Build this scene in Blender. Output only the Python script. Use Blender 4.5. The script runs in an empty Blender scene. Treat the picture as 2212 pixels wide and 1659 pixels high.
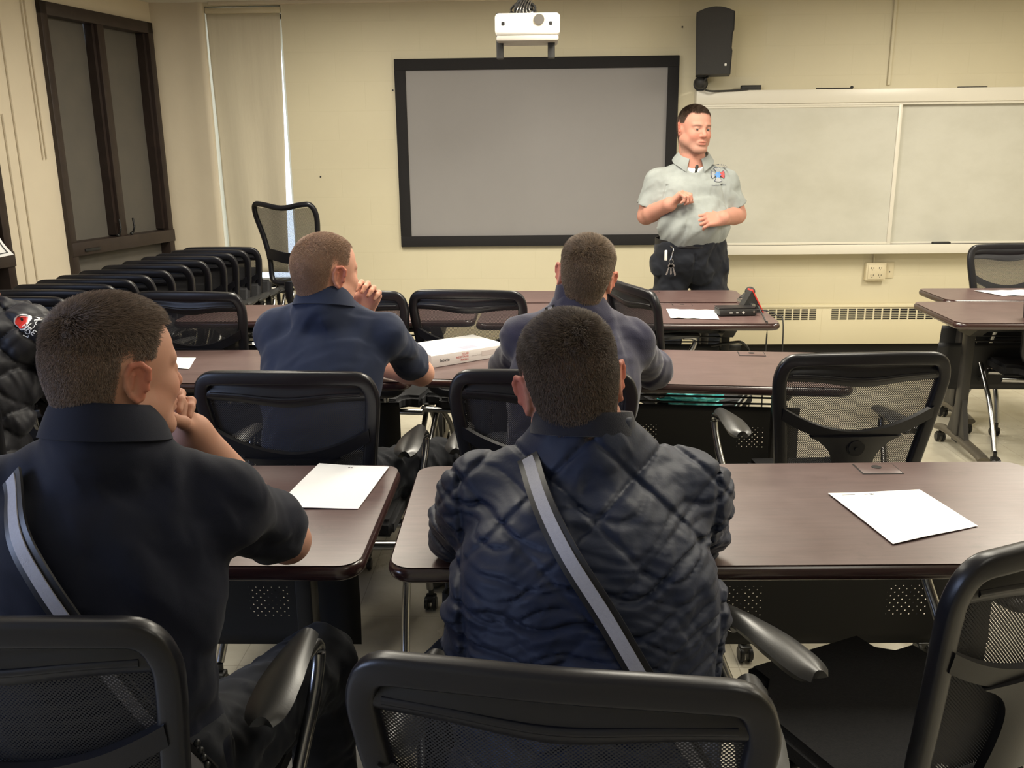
import bpy, bmesh, math, random
import numpy as np
from mathutils import Vector, Matrix
random.seed(5); RNG = np.random.default_rng(5)
R_ = math.radians
SC = bpy.context.scene
COL = SC.collection

# ------------------------------------------------------------------ camera
cam_d = bpy.data.cameras.new('camera'); cam = bpy.data.objects.new('camera', cam_d); COL.objects.link(cam)
_p, _y, _r = R_(14.51), R_(1.556), R_(-.632)
_f = Vector((-math.sin(_y)*math.cos(_p), math.cos(_y)*math.cos(_p), -math.sin(_p)))
_rt = Vector((math.cos(_y), math.sin(_y), 0)); _up = _rt.cross(_f)
_rt2 = _rt*math.cos(_r)+_up*math.sin(_r); _up2 = _up*math.cos(_r)-_rt*math.sin(_r)
M = Matrix((_rt2, _up2, -_f)).transposed().to_4x4(); M.translation = (0, 0, 1.52)
cam.matrix_world = M
cam_d.sensor_width = 36; cam_d.lens = 36*1950/2212; cam_d.clip_start = .02
SC.camera = cam

# ------------------------------------------------------------------ colour management, world, lights
vs = SC.view_settings; vs.view_transform = 'Standard'; vs.look = 'None'; vs.gamma = 1; vs.use_curve_mapping = False
vs.exposure = 0.28
SC.cycles.max_bounces = 8; SC.cycles.transparent_max_bounces = 24
W = bpy.data.worlds.new('sky'); SC.world = W; W.use_nodes = True
wb = W.node_tree.nodes['Background']; wb.inputs[0].default_value = (.80, .88, 1, 1); wb.inputs[1].default_value = 2.4

def area(name, loc, rot, sx, sy, power, color):
    l = bpy.data.lights.new(name, 'AREA'); l.shape = 'RECTANGLE'; l.size = sx; l.size_y = sy; l.energy = power; l.color = color
    o = bpy.data.objects.new(name, l); COL.objects.link(o); o.location = loc; o.rotation_euler = rot
    return o
WARM = (1, .93, .78)
LAMPS = [(-1.1, 4.75, 42), (.45, 4.2, 52), (2.9, 4.75, 46), (-1.1, 2.7, 15), (1.2, 2.7, 24), (3.3, 2.7, 24), (1.2, .6, 1.5)]
for i, (x, y, p) in enumerate(LAMPS):
    area('ceiling_lamp_light', (x, y, 2.49), (0, 0, 0), .5, 1.1, p, WARM)
# daylight from the window band in the left wall behind the camera
area('daylight_window_light', (-3.6, .1, 1.65), (0, R_(-90), R_(-8)), 1.3, 2.2, 46, (.46, .60, 1))

# ------------------------------------------------------------------ materials
def mat(name, col=(.5, .5, .5), rough=.6, metal=0, spec=.5, **k):
    m = bpy.data.materials.new(name); m.use_nodes = True
    b = m.node_tree.nodes['Principled BSDF']
    b.inputs['Base Color'].default_value = (*col, 1); b.inputs['Roughness'].default_value = rough
    b.inputs['Metallic'].default_value = metal; b.inputs['Specular IOR Level'].default_value = spec
    for kk, v in k.items():
        b.inputs[kk.replace('_', ' ')].default_value = v
    return m
class NT:
    def __init__(s, m): s.t = m.node_tree; s.b = s.t.nodes['Principled BSDF']; s.out = s.t.nodes['Material Output']
    def n(s, typ, **k):
        nd = s.t.nodes.new(typ)
        for a, v in k.items(): setattr(nd, a, v)
        return nd
    def l(s, a, b): s.t.links.new(a, b)
    def math(s, op, a, b=None, c=None):
        nd = s.n('ShaderNodeMath', operation=op)
        for i, v in enumerate((a, b, c)):
            if v is None: continue
            if isinstance(v, (int, float)): nd.inputs[i].default_value = v
            else: s.l(v, nd.inputs[i])
        return nd.outputs[0]
    def coord(s, kind='Object', scale=(1, 1, 1)):
        c = s.n('ShaderNodeTexCoord'); mp = s.n('ShaderNodeMapping'); mp.inputs['Scale'].default_value = scale
        s.l(c.outputs[kind], mp.inputs[0]); return mp.outputs[0]
    def noise(s, vec, scale=10, detail=4, rough=.5):
        nd = s.n('ShaderNodeTexNoise'); nd.inputs['Scale'].default_value = scale; nd.inputs['Detail'].default_value = detail
        nd.inputs['Roughness'].default_value = rough
        s.l(vec, nd.inputs['Vector']); return nd.outputs['Fac']
    def ramp(s, fac, stops):
        nd = s.n('ShaderNodeValToRGB'); e = nd.color_ramp.elements
        while len(e) < len(stops): e.new(.5)
        for q, (p, c) in zip(e, stops): q.position = p; q.color = (*c, 1) if len(c) == 3 else c
        s.l(fac, nd.inputs[0]); return nd.outputs[0]
    def bump(s, h, strength=.3, dist=.002):
        nd = s.n('ShaderNodeBump'); nd.inputs['Strength'].default_value = strength; nd.inputs['Distance'].default_value = dist
        s.l(h, nd.inputs['Height']); s.l(nd.outputs[0], s.b.inputs['Normal']); return nd

def noisy(name, c1, c2, scale, rough=.6, bump=0, bscale=None, coords='Object', stretch=(1, 1, 1), **k):
    m = mat(name, c1, rough, **k); t = NT(m); v = t.coord(coords, stretch)
    f = t.noise(v, scale, 5, .6); t.l(t.ramp(f, [(.3, c1), (.7, c2)]), t.b.inputs['Base Color'])
    if bump: t.bump(t.noise(v, bscale or scale*4, 4), bump, .002)
    return m

# painted block wall
m_wall = mat('painted_block', (.62, .55, .37), .55); t = NT(m_wall); v = t.coord('Object')
sx = t.n('ShaderNodeSeparateXYZ'); t.l(v, sx.inputs[0]); cb = t.n('ShaderNodeCombineXYZ'); t.l(sx.outputs[0], cb.inputs[0]); t.l(sx.outputs[2], cb.inputs[1])
br = t.n('ShaderNodeTexBrick'); br.inputs['Scale'].default_value = 1; br.inputs['Brick Width'].default_value = .4; br.inputs['Row Height'].default_value = .2
br.inputs['Mortar Size'].default_value = .004; br.inputs['Mortar Smooth'].default_value = .6
br.inputs['Color1'].default_value = (.66, .60, .43, 1); br.inputs['Color2'].default_value = (.655, .595, .425, 1); br.inputs['Mortar'].default_value = (.645, .585, .415, 1)
t.l(cb.outputs[0], br.inputs['Vector'])
nz = t.noise(v, 1.3, 5, .6); mx = t.n('ShaderNodeMixRGB', blend_type='MULTIPLY'); mx.inputs[0].default_value = .35
t.l(br.outputs['Color'], mx.inputs[1]); t.l(t.ramp(nz, [(.3, (.86, .85, .84)), (.65, (1, 1, 1))]), mx.inputs[2]); t.l(mx.outputs[0], t.b.inputs['Base Color'])
ad = t.math('SUBTRACT', t.math('MULTIPLY', t.noise(v, 120, 3), .25), br.outputs['Fac']); t.bump(ad, .16, .002)

m_plaster = noisy('painted_plaster', (.68, .60, .46), (.64, .56, .43), 3, .6, .12, 60)
m_ceiling = noisy('ceiling_tile', (.72, .69, .60), (.66, .63, .55), 60, .9, .3, 200)
m_floor = mat('vinyl_floor', (.6, .56, .46), .22); t = NT(m_floor); v = t.coord('Object')
br = t.n('ShaderNodeTexBrick', offset=0); br.inputs['Scale'].default_value = 1; br.inputs['Brick Width'].default_value = .305; br.inputs['Row Height'].default_value = .305
br.inputs['Mortar Size'].default_value = .0015; br.inputs['Color1'].default_value = (.60, .565, .47, 1); br.inputs['Color2'].default_value = (.56, .525, .435, 1); br.inputs['Mortar'].default_value = (.42, .39, .32, 1)
t.l(v, br.inputs['Vector']); nz = t.noise(v, 2.6, 7, .65); mx = t.n('ShaderNodeMixRGB', blend_type='MULTIPLY'); mx.inputs[0].default_value = .8
t.l(br.outputs['Color'], mx.inputs[1]); t.l(t.ramp(nz, [(.3, (.72, .69, .64)), (.6, (1, 1, 1))]), mx.inputs[2]); t.l(mx.outputs[0], t.b.inputs['Base Color'])
t.l(t.math('MULTIPLY_ADD', nz, .25, .12), t.b.inputs['Roughness'])

m_top = mat('mahogany_laminate', (.12, .05, .05), .38, spec=.95); t = NT(m_top); v = t.coord('Object', (1.2, 14, 14))
a = t.noise(v, 7, 8, .7); b2 = t.noise(t.coord('Object', (1, 1, 1)), 3.0, 5, .6)
c = t.ramp(a, [(.25, (.082, .047, .045)), (.5, (.112, .067, .063)), (.8, (.145, .092, .084))]); mx = t.n('ShaderNodeMixRGB', blend_type='MULTIPLY'); mx.inputs[0].default_value = .5
st = t.noise(t.coord('Object', (1, 1, 1)), 9, 6, .7); mm_ = t.n('ShaderNodeMixRGB', blend_type='MULTIPLY'); mm_.inputs[0].default_value = .6; t.l(c, mm_.inputs[1]); t.l(t.ramp(st, [(.30, (.55, .5, .5)), (.40, (1, 1, 1))]), mm_.inputs[2])
t.l(mm_.outputs[0], mx.inputs[1]); t.l(t.ramp(b2, [(.3, (.75, .72, .72)), (.65, (1.0, 1, 1))]), mx.inputs[2]); t.l(mx.outputs[0], t.b.inputs['Base Color'])
t.l(t.math('MULTIPLY_ADD', b2, .22, .26), t.b.inputs['Roughness']); t.bump(t.noise(t.coord(), 300, 2), .06, .0005)
m_edge = mat('table_edge_band', (.040, .017, .016), .22, spec=.8)
m_blackm = mat('black_powder_steel', (.010, .010, .011), .45)
m_colm = mat('dark_bronze_column', (.022, .020, .018), .45)
m_greym = noisy('bronze_grey_steel', (.10, .088, .07), (.13, .115, .09), 40, .42, metal=.5)
m_chrome = mat('chrome_tube', (.42, .42, .42), .25, metal=1)
m_plastic = mat('black_chair_plastic', (.008, .008, .011), .34, spec=.42); t = NT(m_plastic); t.bump(t.noise(t.coord(), 500, 2), .12, .0006)
m_pad = mat('black_arm_pad', (.03, .03, .03), .34); t = NT(m_pad); t.bump(t.noise(t.coord(), 350, 2), .15, .0006)
m_seatf = noisy('black_seat_fabric', (.008, .008, .010), (.016, .016, .018), 200, .9, .4, 400)
m_caster = mat('caster_rubber', (.012, .012, .012), .4)
m_frameb = mat('black_felt_frame', (.009, .008, .009), .85)
m_screen = noisy('grey_screen_cloth', (.275, .262, .258), (.262, .25, .246), 2, .75, .1, 500)
m_wboard = mat('whiteboard_enamel', (.60, .585, .50), .32); t = NT(m_wboard); nz = t.noise(t.coord('Object', (1, 1, 1.6)), 2.2, 6, .65)
t.l(t.ramp(nz, [(.25, (.53, .515, .44)), (.6, (.60, .585, .51)), (.8, (.56, .545, .47))]), t.b.inputs['Base Color'])
m_alu = mat('painted_aluminium', (.74, .70, .60), .35)
m_white = mat('white_plastic', (.80, .78, .73), .4)
m_cream = mat('cream_plastic', (.66, .58, .40), .4)
m_dark = mat('dark_opening', (.012, .011, .010), .8)
m_paper = mat('printer_paper', (.88, .88, .88), .7)
m_ink = mat('ink', (.03, .03, .035), .6)
m_red = mat('red_ink', (.60, .05, .04), .5)
m_pinkl = mat('pink_label', (.80, .34, .42), .5)
m_card = mat('white_carton', (.86, .84, .82), .5)
m_winframe = noisy('dark_brown_window_frame', (.022, .014, .012), (.034, .022, .018), 12, .42)
m_shade = noisy('dark_shade_cloth', (.115, .103, .088), (.10, .092, .08), 6, .7, .1, 300)
m_blind = noisy('beige_blind_cloth', (.66, .60, .46), (.61, .55, .42), 5, .8, .2, 40, stretch=(6, 6, .4))
m_glass = mat('window_glass', (.9, .95, 1), .02); NT(m_glass).b.inputs['Transmission Weight'].default_value = 1; NT(m_glass).b.inputs['IOR'].default_value = 1.02
m_heater = mat('heater_enamel', (.70, .63, .44), .4)
m_spk = mat('speaker_cabinet', (.022, .021, .020), .6); t = NT(m_spk); t.bump(t.noise(t.coord(), 400, 3), .4, .001)
m_grill = mat('speaker_grille', (.028, .027, .026), .6); t = NT(m_grill)
v = t.coord('Object', (1, 1, 1)); sx = t.n('ShaderNodeSeparateXYZ'); t.l(v, sx.inputs[0])
t.bump(t.math('MULTIPLY', t.math('SINE', t.math('MULTIPLY', sx.outputs[0], 1200)), t.math('SINE', t.math('MULTIPLY', sx.outputs[2], 1200))), .6, .001)
m_teal = noisy('teal_plastic_bag', (.08, .62, .66), (.16, .74, .74), 30, .35, .5, 40)
m_lens = mat('lens_glass', (.12, .11, .10), .08, spec=.8)
m_leather = mat('black_leather', (.012, .011, .012), .42)
m_reflect = noisy('reflective_grey_tape', (.40, .39, .42), (.36, .35, .38), 200, .55, .3, 500)
m_silver = mat('silver_metal', (.6, .6, .6), .25, metal=1)
m_gold = mat('gold_ring', (.8, .6, .3), .2, metal=1)
m_redp = mat('red_plastic', (.75, .05, .04), .4)
m_emit = mat('lamp_diffuser', (.9, .9, .85), .5); b = NT(m_emit).b; b.inputs['Emission Color'].default_value = (1, .95, .82, 1); b.inputs['Emission Strength'].default_value = 2.5

def perforated(name, base, k, thr, mask=None, rough=.6, axes=(0, 2)):
    m = mat(name, base, rough); t = NT(m); sx = t.n('ShaderNodeSeparateXYZ'); t.l(t.coord('Object'), sx.inputs[0])
    X, Z = sx.outputs[axes[0]], sx.outputs[axes[1]]
    f = t.math('MULTIPLY', t.math('COSINE', t.math('MULTIPLY', X, k)), t.math('COSINE', t.math('MULTIPLY', Z, k)))
    h = t.math('GREATER_THAN', f, thr)
    if mask:
        period, hw, z0, z1, off = mask
        w_ = t.math('LESS_THAN', t.math('ABSOLUTE', t.math('SUBTRACT', t.math('FLOORED_MODULO', t.math('ADD', X, off), period), period/2)), hw)
        zz = t.math('LESS_THAN', t.math('ABSOLUTE', t.math('SUBTRACT', Z, (z0+z1)/2)), (z1-z0)/2)
        h = t.math('MULTIPLY', h, t.math('MULTIPLY', w_, zz))
    tr = t.n('ShaderNodeBsdfTransparent'); mxs = t.n('ShaderNodeMixShader'); t.l(h, mxs.inputs[0]); t.l(t.b.outputs[0], mxs.inputs[1]); t.l(tr.outputs[0], mxs.inputs[2])
    t.l(mxs.outputs[0], t.out.inputs[0])
    return m
m_mesh = perforated('black_chair_mesh', (.030, .030, .034), 2*math.pi/.0058, .12, None, .7)
m_panelh = perforated('black_perforated_panel', (.010, .010, .011), 2*math.pi/.0195, .83, (.407, .05, .385, .468, .2035), .5)

def attr_mat(name, rough=.5, sss=0, bump=None, spec=.4, sheen=0):
    m = mat(name, (.5, .5, .5), rough, spec=spec); t = NT(m); a = t.n('ShaderNodeAttribute', attribute_name='col'); t.l(a.outputs['Color'], t.b.inputs['Base Color'])
    if sss: t.b.inputs['Subsurface Weight'].default_value = sss; t.b.inputs['Subsurface Radius'].default_value = (1, .3, .15); t.b.inputs['Subsurface Scale'].default_value = .006
    if sheen: t.b.inputs['Sheen Weight'].default_value = sheen; t.b.inputs['Sheen Roughness'].default_value = .5
    if bump: t.bump(t.noise(t.coord(), bump[0], 4, .6), bump[1], bump[2])
    return m
m_skin = attr_mat('skin', .60, .12, (180, .12, .0012), spec=.25)
def cloth(name, c, rough=.85, sheen=.15, bs=(700, .25, .0008), spec=.3):
    c2 = tuple(min(1, q*1.25) for q in c); m = mat(name, c, rough, spec=spec); t = NT(m); v = t.coord()
    t.l(t.ramp(t.noise(v, 9, 5, .6), [(.35, c), (.7, c2)]), t.b.inputs['Base Color']); t.b.inputs['Sheen Weight'].default_value = sheen
    t.bump(t.noise(v, bs[0], 3), bs[1], bs[2]); return m
m_navy = cloth('navy_pique_cotton', (.0055, .0072, .017), sheen=.05); m_navyc = cloth('navy_polo_cotton_washed', (.017, .025, .056), sheen=.1)
m_fleece = cloth('navy_fleece', (.022, .021, .046), sheen=.25, bs=(300, .4, .0015))
m_quilt = cloth('navy_quilted_nylon', (.008, .0135, .036), .55, .05, (160, .25, .0012), .3)
m_puff = cloth('black_quilted_nylon', (.014, .014, .018), .55, .05, (160, .25, .0012), .35)
m_knit = cloth('navy_knit_rib', (.010, .011, .020), .9, .2, (500, .5, .001))
m_pants = cloth('dark_navy_twill', (.0075, .009, .014), .85, .08)
m_polo = cloth('heather_grey_cotton', (.26, .28, .27), .85, .1, (500, .2, .0006)); m_tee = cloth('white_cotton', (.85, .85, .83), .8, 0)
m_shoe = mat('black_shoe_leather', (.012, .012, .012), .35)
m_eye = mat('eye', (.30, .26, .23), .2)

# ------------------------------------------------------------------ mesh helpers
def tag(o, label=None, cat=None, group=None, kind=None):
    if label: o['label'] = label
    if cat: o['category'] = cat
    if group: o['group'] = group
    if kind: o['kind'] = kind
    return o
def empty(name, loc, rz=0, **k):
    o = bpy.data.objects.new(name, None); COL.objects.link(o); o.location = loc; o.rotation_euler = (0, 0, rz); o.empty_display_size = .1
    return tag(o, **k)
def link(name, me, m, parent=None, loc=(0, 0, 0), smooth=None):
    o = bpy.data.objects.new(name, me); COL.objects.link(o); o.location = loc
    if m is not None:
        for q in (m if isinstance(m, (list, tuple)) else [m]): me.materials.append(q)
    if parent: o.parent = parent
    if smooth is not None:
        if smooth is True: me.shade_smooth()
        else:
            me.shade_smooth(); me.set_sharp_from_angle(angle=R_(smooth))
    return o
def copy_tree(o, parent=None):
    c = o.copy(); COL.objects.link(c)
    if parent: c.parent = parent
    for ch in [q for q in o.children]: copy_tree(ch, c)
    return c

class MB:
    """collects shapes into one mesh"""
    def __init__(s): s.v = []; s.f = []; s.mi = []; s.cur = 0
    def add(s, vs, fs):
        n = len(s.v); s.v += [tuple(q) for q in vs]; s.f += [tuple(n+i for i in f) for f in fs]; s.mi += [s.cur]*len(fs); return s
    def box(s, x0, x1, y0, y1, z0, z1, bev=0, M=None, seg=2):
        bm = bmesh.new(); bmesh.ops.create_cube(bm, size=1)
        for v in bm.verts: v.co = ((x0+x1)/2+v.co.x*(x1-x0), (y0+y1)/2+v.co.y*(y1-y0), (z0+z1)/2+v.co.z*(z1-z0))
        if bev: bmesh.ops.bevel(bm, geom=bm.edges[:], offset=bev, segments=seg, affect='EDGES', profile=.5)
        return s.bm(bm, M)
    def bm(s, bm, M=None):
        if M is not None: bm.transform(M)
        bm.verts.ensure_lookup_table(); bm.verts.index_update()
        s.add([v.co[:] for v in bm.verts], [[v.index for v in f.verts] for f in bm.faces]); bm.free(); return s
    def cyl(s, c, r, h, axis='z', n=24, r2=None, M=None, bev=0):
        bm = bmesh.new(); bmesh.ops.create_cone(bm, cap_ends=True, segments=n, radius1=r, radius2=r if r2 is None else r2, depth=h)
        if bev: bmesh.ops.bevel(bm, geom=[e for e in bm.edges if len(e.link_faces) == 2 and any(len(f.verts) > 4 for f in e.link_faces)], offset=bev, segments=2, affect='EDGES')
        Rm = {'z': Matrix(), 'x': Matrix.Rotation(R_(90), 4, 'Y'), 'y': Matrix.Rotation(R_(-90), 4, 'X')}[axis]
        bm.transform(Matrix.Translation(c) @ Rm); return s.bm(bm, M)
    def sph(s, c, r, n=16, sc=(1, 1, 1)):
        bm = bmesh.new(); bmesh.ops.create_uvsphere(bm, u_segments=n, v_segments=n//2+2, radius=r)
        for v in bm.verts: v.co = (c[0]+v.co.x*sc[0], c[1]+v.co.y*sc[1], c[2]+v.co.z*sc[2])
        return s.bm(bm)
    def tube(s, pts, r, n=12, flat=None, closed=False, sub=6, up=(0, 0, 1), sq=1):
        """swept tube through a smooth curve; r number or list; flat=(a,b) elliptical radii (a along 'up' side)"""
        P = smooth_path(pts, sub, closed) if sub else [Vector(p) for p in pts]
        N = len(P); rs = r if isinstance(r, (list, tuple)) else [r, r]
        vs = []; fs = []; upv = Vector(up)
        for i, p in enumerate(P):
            if closed: T = (P[(i+1) % N]-P[i-1]).normalized()
            else: T = (P[min(i+1, N-1)]-P[max(i-1, 0)]).normalized()
            A = upv-T*upv.dot(T)
            if A.length < .05: A = Vector((0, 1, 0.1))-T*Vector((0, 1, .1)).dot(T)
            A.normalize(); B = T.cross(A)
            tt = i/(N-1)*(len(rs)-1); k = min(int(tt), len(rs)-2); rr = rs[k]+(rs[k+1]-rs[k])*(tt-k)
            fa, fb = flat if flat else (1, 1)
            for j in range(n):
                an = 2*math.pi*j/n
                ca, sa = math.cos(an), math.sin(an); ca = math.copysign(abs(ca)**sq, ca); sa = math.copysign(abs(sa)**sq, sa); vs.append(p+A*ca*rr*fa+B*sa*rr*fb)
        for i in range(N if closed else N-1):
            for j in range(n):
                a = i*n+j; b = i*n+(j+1) % n; c = ((i+1) % N)*n
                fs.append((a, b, c+(j+1) % n, c+j))
        if not closed: fs += [tuple(range(n))[::-1], tuple((N-1)*n+j for j in range(n))]
        return s.add(vs, fs)
    def plate(s, fn, nu, nv, th):
        """solid sheet: fn(u,v)->point on mid surface, u,v in 0..1; thickness th along -/+ y-ish normal"""
        P = np.array([[fn(i/(nu-1), j/(nv-1)) for j in range(nv)] for i in range(nu)], float)
        du = np.gradient(P, axis=0); dv = np.gradient(P, axis=1); Nn = np.cross(du, dv); Nn /= np.linalg.norm(Nn, axis=2, keepdims=True)+1e-12
        A = P+Nn*th/2; B = P-Nn*th/2; vs = list(A.reshape(-1, 3))+list(B.reshape(-1, 3)); o = nu*nv; fs = []
        for i in range(nu-1):
            for j in range(nv-1):
                a = i*nv+j; fs += [(a, a+nv, a+nv+1, a+1), (o+a, o+a+1, o+a+nv+1, o+a+nv)]
        for i in range(nu-1):
            a = i*nv; fs.append((a, o+a, o+a+nv, a+nv)); a = i*nv+nv-1; fs.append((a, a+nv, o+a+nv, o+a))
        for j in range(nv-1):
            a = j; fs.append((a, a+1, o+a+1, o+a)); a = (nu-1)*nv+j; fs.append((a, o+a, o+a+1, a+1))
        return s.add(vs, fs)
    def prism(s, poly, z0, z1, M=None):
        n = len(poly); vs = [(x, y, z0) for x, y in poly]+[(x, y, z1) for x, y in poly]
        fs = [tuple(range(n))[::-1], tuple(range(n, 2*n))]+[(i, (i+1) % n, n+(i+1) % n, n+i) for i in range(n)]
        if M is not None: vs = [M @ Vector(q) for q in vs]
        return s.add(vs, fs)
    def mesh(s, name='mesh'):
        me = bpy.data.meshes.new(name); me.from_pydata(s.v, [], s.f); 
        if any(s.mi): me.polygons.foreach_set('material_index', s.mi)
        me.update()
        bm = bmesh.new(); bm.from_mesh(me); bmesh.ops.recalc_face_normals(bm, faces=bm.faces[:]); bm.to_mesh(me); bm.free()
        return me
    def build(s, name, m, parent=None, loc=(0, 0, 0), smooth=35):
        return link(name, s.mesh(name), m, parent, loc, smooth)

def smooth_path(pts, sub, closed=False):
    P = [Vector(p) for p in pts]; n = len(P); out = []
    rng = range(n if closed else n-1)
    for i in rng:
        p0 = P[(i-1) % n] if closed or i > 0 else P[0]*2-P[1]
        p1 = P[i]; p2 = P[(i+1) % n]; p3 = P[(i+2) % n] if closed or i+2 < n else P[-1]*2-P[-2]
        for k in range(sub):
            t = k/sub; out.append(.5*((2*p1)+(p2-p0)*t+(2*p0-5*p1+4*p2-p3)*t*t+(3*p1-p0-3*p2+p3)*t**3))
    if not closed: out.append(P[-1])
    return out
def rrect(x0, x1, y0, y1, r, n=6):
    o = []
    for cx, cy, a0 in ((x1-r, y1-r, 0), (x0+r, y1-r, 90), (x0+r, y0+r, 180), (x1-r, y0+r, 270)):
        for k in range(n+1):
            a = R_(a0+90*k/n); o.append((cx+r*math.cos(a), cy+r*math.sin(a)))
    return o
def text_verts(body, size, align='CENTER'):
    cu = bpy.data.curves.new('txt', 'FONT'); cu.body = body; cu.size = size; cu.align_x = align; cu.resolution_u = 3
    o = bpy.data.objects.new('txt', cu); COL.objects.link(o); dg = bpy.context.evaluated_depsgraph_get(); me = o.evaluated_get(dg).to_mesh()
    vs = [v.co.copy() for v in me.vertices]; fs = [tuple(p.vertices) for p in me.polygons]
    o.evaluated_get(dg).to_mesh_clear(); bpy.data.objects.remove(o); bpy.data.curves.remove(cu)
    return vs, fs

# ------------------------------------------------------------------ room
YW = 6.667; ZC = 2.535
TA = math.tan(R_(13.5)); LX0 = -2.655                  # left wall: x = LX0 - TA*(YW-y)
def lwx(y): return LX0-TA*(YW-y)
LW = Matrix.Translation((LX0, YW, 0)) @ Matrix.Rotation(R_(-13.5), 4, 'Z')   # local -y runs along the left wall toward the camera
def lwy(y): return (y-YW)/math.cos(R_(13.5))
def struct(name, mb, m, smooth=None, **k):
    o = mb.build(name, m, smooth=smooth) if smooth else link(name, mb.mesh(name), m)
    o['kind'] = 'structure'; return o
struct('floor', MB().box(-6, 5.2, -3, YW+.6, -.1, 0), m_floor)
struct('ceiling', MB().box(-6, 5.2, -3, YW+.6, ZC, ZC+.1), m_ceiling)
struct('wall_right', MB().box(4.9, 5.05, -3, YW+.15, 0, ZC), m_wall)
struct('wall_rear', MB().box(-6, 5.05, -2.6, -2.45, 0, ZC), m_wall)
# back wall with the tall narrow window recess
BX0, BX1, BZ0 = -2.293, -1.758, .55
w = MB()
w.box(BX1, 5.05, YW, YW+.22, 0, ZC); w.box(LX0-.3, BX0, YW, YW+.22, 0, ZC); w.box(BX0, BX1, YW, YW+.22, 0, BZ0); w.box(BX0, BX1, YW, YW+.22, 2.51, ZC)
struct('wall_back', w, m_wall)
# left wall with three window openings, in its own frame
wins = [(5.59, 6.61, .62, 2.40), (4.07, 5.14, .62, 2.40), (-1.1, 1.2, .8, 2.40)]
w = MB(); ys = -10.2
edges = sorted([(lwy(a), lwy(b), z0, z1) for a, b, z0, z1 in wins])
cur = ys
for a, b, z0, z1 in edges:
    w.box(-.25, 0, cur, a, 0, ZC, M=LW); w.box(-.25, 0, a, b, 0, z0, M=LW); w.box(-.25, 0, a, b, z1, ZC, M=LW); cur = b
w.box(-.25, 0, cur, .2, 0, ZC, M=LW)
struct('wall_left', w, m_plaster)
def dark_window(i, a, b, z0, z1):
    a, b = lwy(a), lwy(b); f = MB(); fr = .055; X0, X1 = -.10, .03
    f.box(X0, X1, a, a+fr, z0, z1, .004, LW); f.box(X0, X1, b-fr, b, z0, z1, .004, LW)
    f.box(X0, X1, a, b, z1-.075, z1, .004, LW); f.box(X0, X1, a, b, z0, z0+.06, .004, LW)
    mid = (a+b)/2-.01; f.box(X0, X1-.005, mid-.032, mid+.032, z0+.36, z1-.05, .004, LW)
    f.box(X0, X1+.01, a, b, .955-.05, .955+.035, .004, LW)
    # sash stops
    for p, q in ((a+fr, mid-.032), (mid+.032, b-fr)):
        f.box(X0, X1-.03, p, p+.022, 1.0, z1-.07, 0, LW); f.box(X0, X1-.03, q-.022, q, 1.0, z1-.07, 0, LW)
    o = f.build('window_%d' % i, m_winframe); o['kind'] = 'structure'
    g = MB(); g.box(-.085, -.078, a+.02, b-.02, z0+.02, z1-.02, 0, LW); link('window_pane', g.mesh(), m_glass, o)
    for p, q, gap in ((a+fr, mid-.032, .028), (mid+.032, b-.055, .020)):
        s = MB(); s.plate(lambda u, v: LW @ Vector((-.062+.004*math.sin(v*9)*u*v, p-.01+(q-p-gap+.028*(1-v)**.7+.008)*u, .97+(z1-1.02)*v)), 8, 20, .003); link('window_shade', s.mesh(), m_shade, o)
    s = MB().box(-.075, -.05, a+.03, b-.03, z0+.04, .92, 0, LW); link('window_lower_panel', s.mesh(), m_shade, o)
    h = MB(); y = mid-.10
    for y in (mid-.07, mid+.07):
        h.tube([LW @ Vector((.03, y, .995)), LW @ Vector((.055, y, 1.04)), LW @ Vector((.035, y+.02, 1.10))], .007); h.sph(LW @ Vector((.03, y, 1.0)), .013)
    h.box(.03, .05, a+.10, a+.24, .925, .945, .004, LW)
    h.build('window_latch', m_blackm, o)
    return o
dark_window(1, *wins[0]); dark_window(2, *wins[1]); 
# daylight window behind the camera: plain frame and glass
a, b, z0, z1 = lwy(wins[2][0]), lwy(wins[2][1]), wins[2][2], wins[2][3]; f = MB()
for q in (a, (a+b)/2-.03, b-.06): f.box(-.1, .02, q, q+.06, z0, z1, 0, LW)
f.box(-.1, .02, a, b, z1-.06, z1, 0, LW); f.box(-.1, .04, a, b, z0, z0+.05, 0, LW)
o = f.build('window_4', m_winframe); o['kind'] = 'structure'
# pull chains and conduit lines on the pier between the two dark windows
tr = MB()
for y, z0, z1 in ((5.50, 1.50, ZC), (5.475, 1.50, ZC), (5.30, .8, ZC), (5.225, .4, 1.75)):
    tr.tube([LW @ Vector((.012, lwy(y), z1)), LW @ Vector((.012, lwy(y)+.01, z0))], .004, sub=0, n=6)
struct('trim_1', tr, m_plaster)
# bull-nosed corner strip beside the left wall window
struct('trim_2', MB().prism([(-2.72, YW+.01), (-2.72, YW-.02), (-2.66, YW-.035), (-2.60, YW-.03), (-2.52, YW-.012), (-2.42, YW-.006), (-2.34, YW-.022), (-2.305, YW-.02), (-2.296, YW-.008), (-2.294, YW+.01)], 0, ZC), m_plaster, smooth=60)
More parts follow.
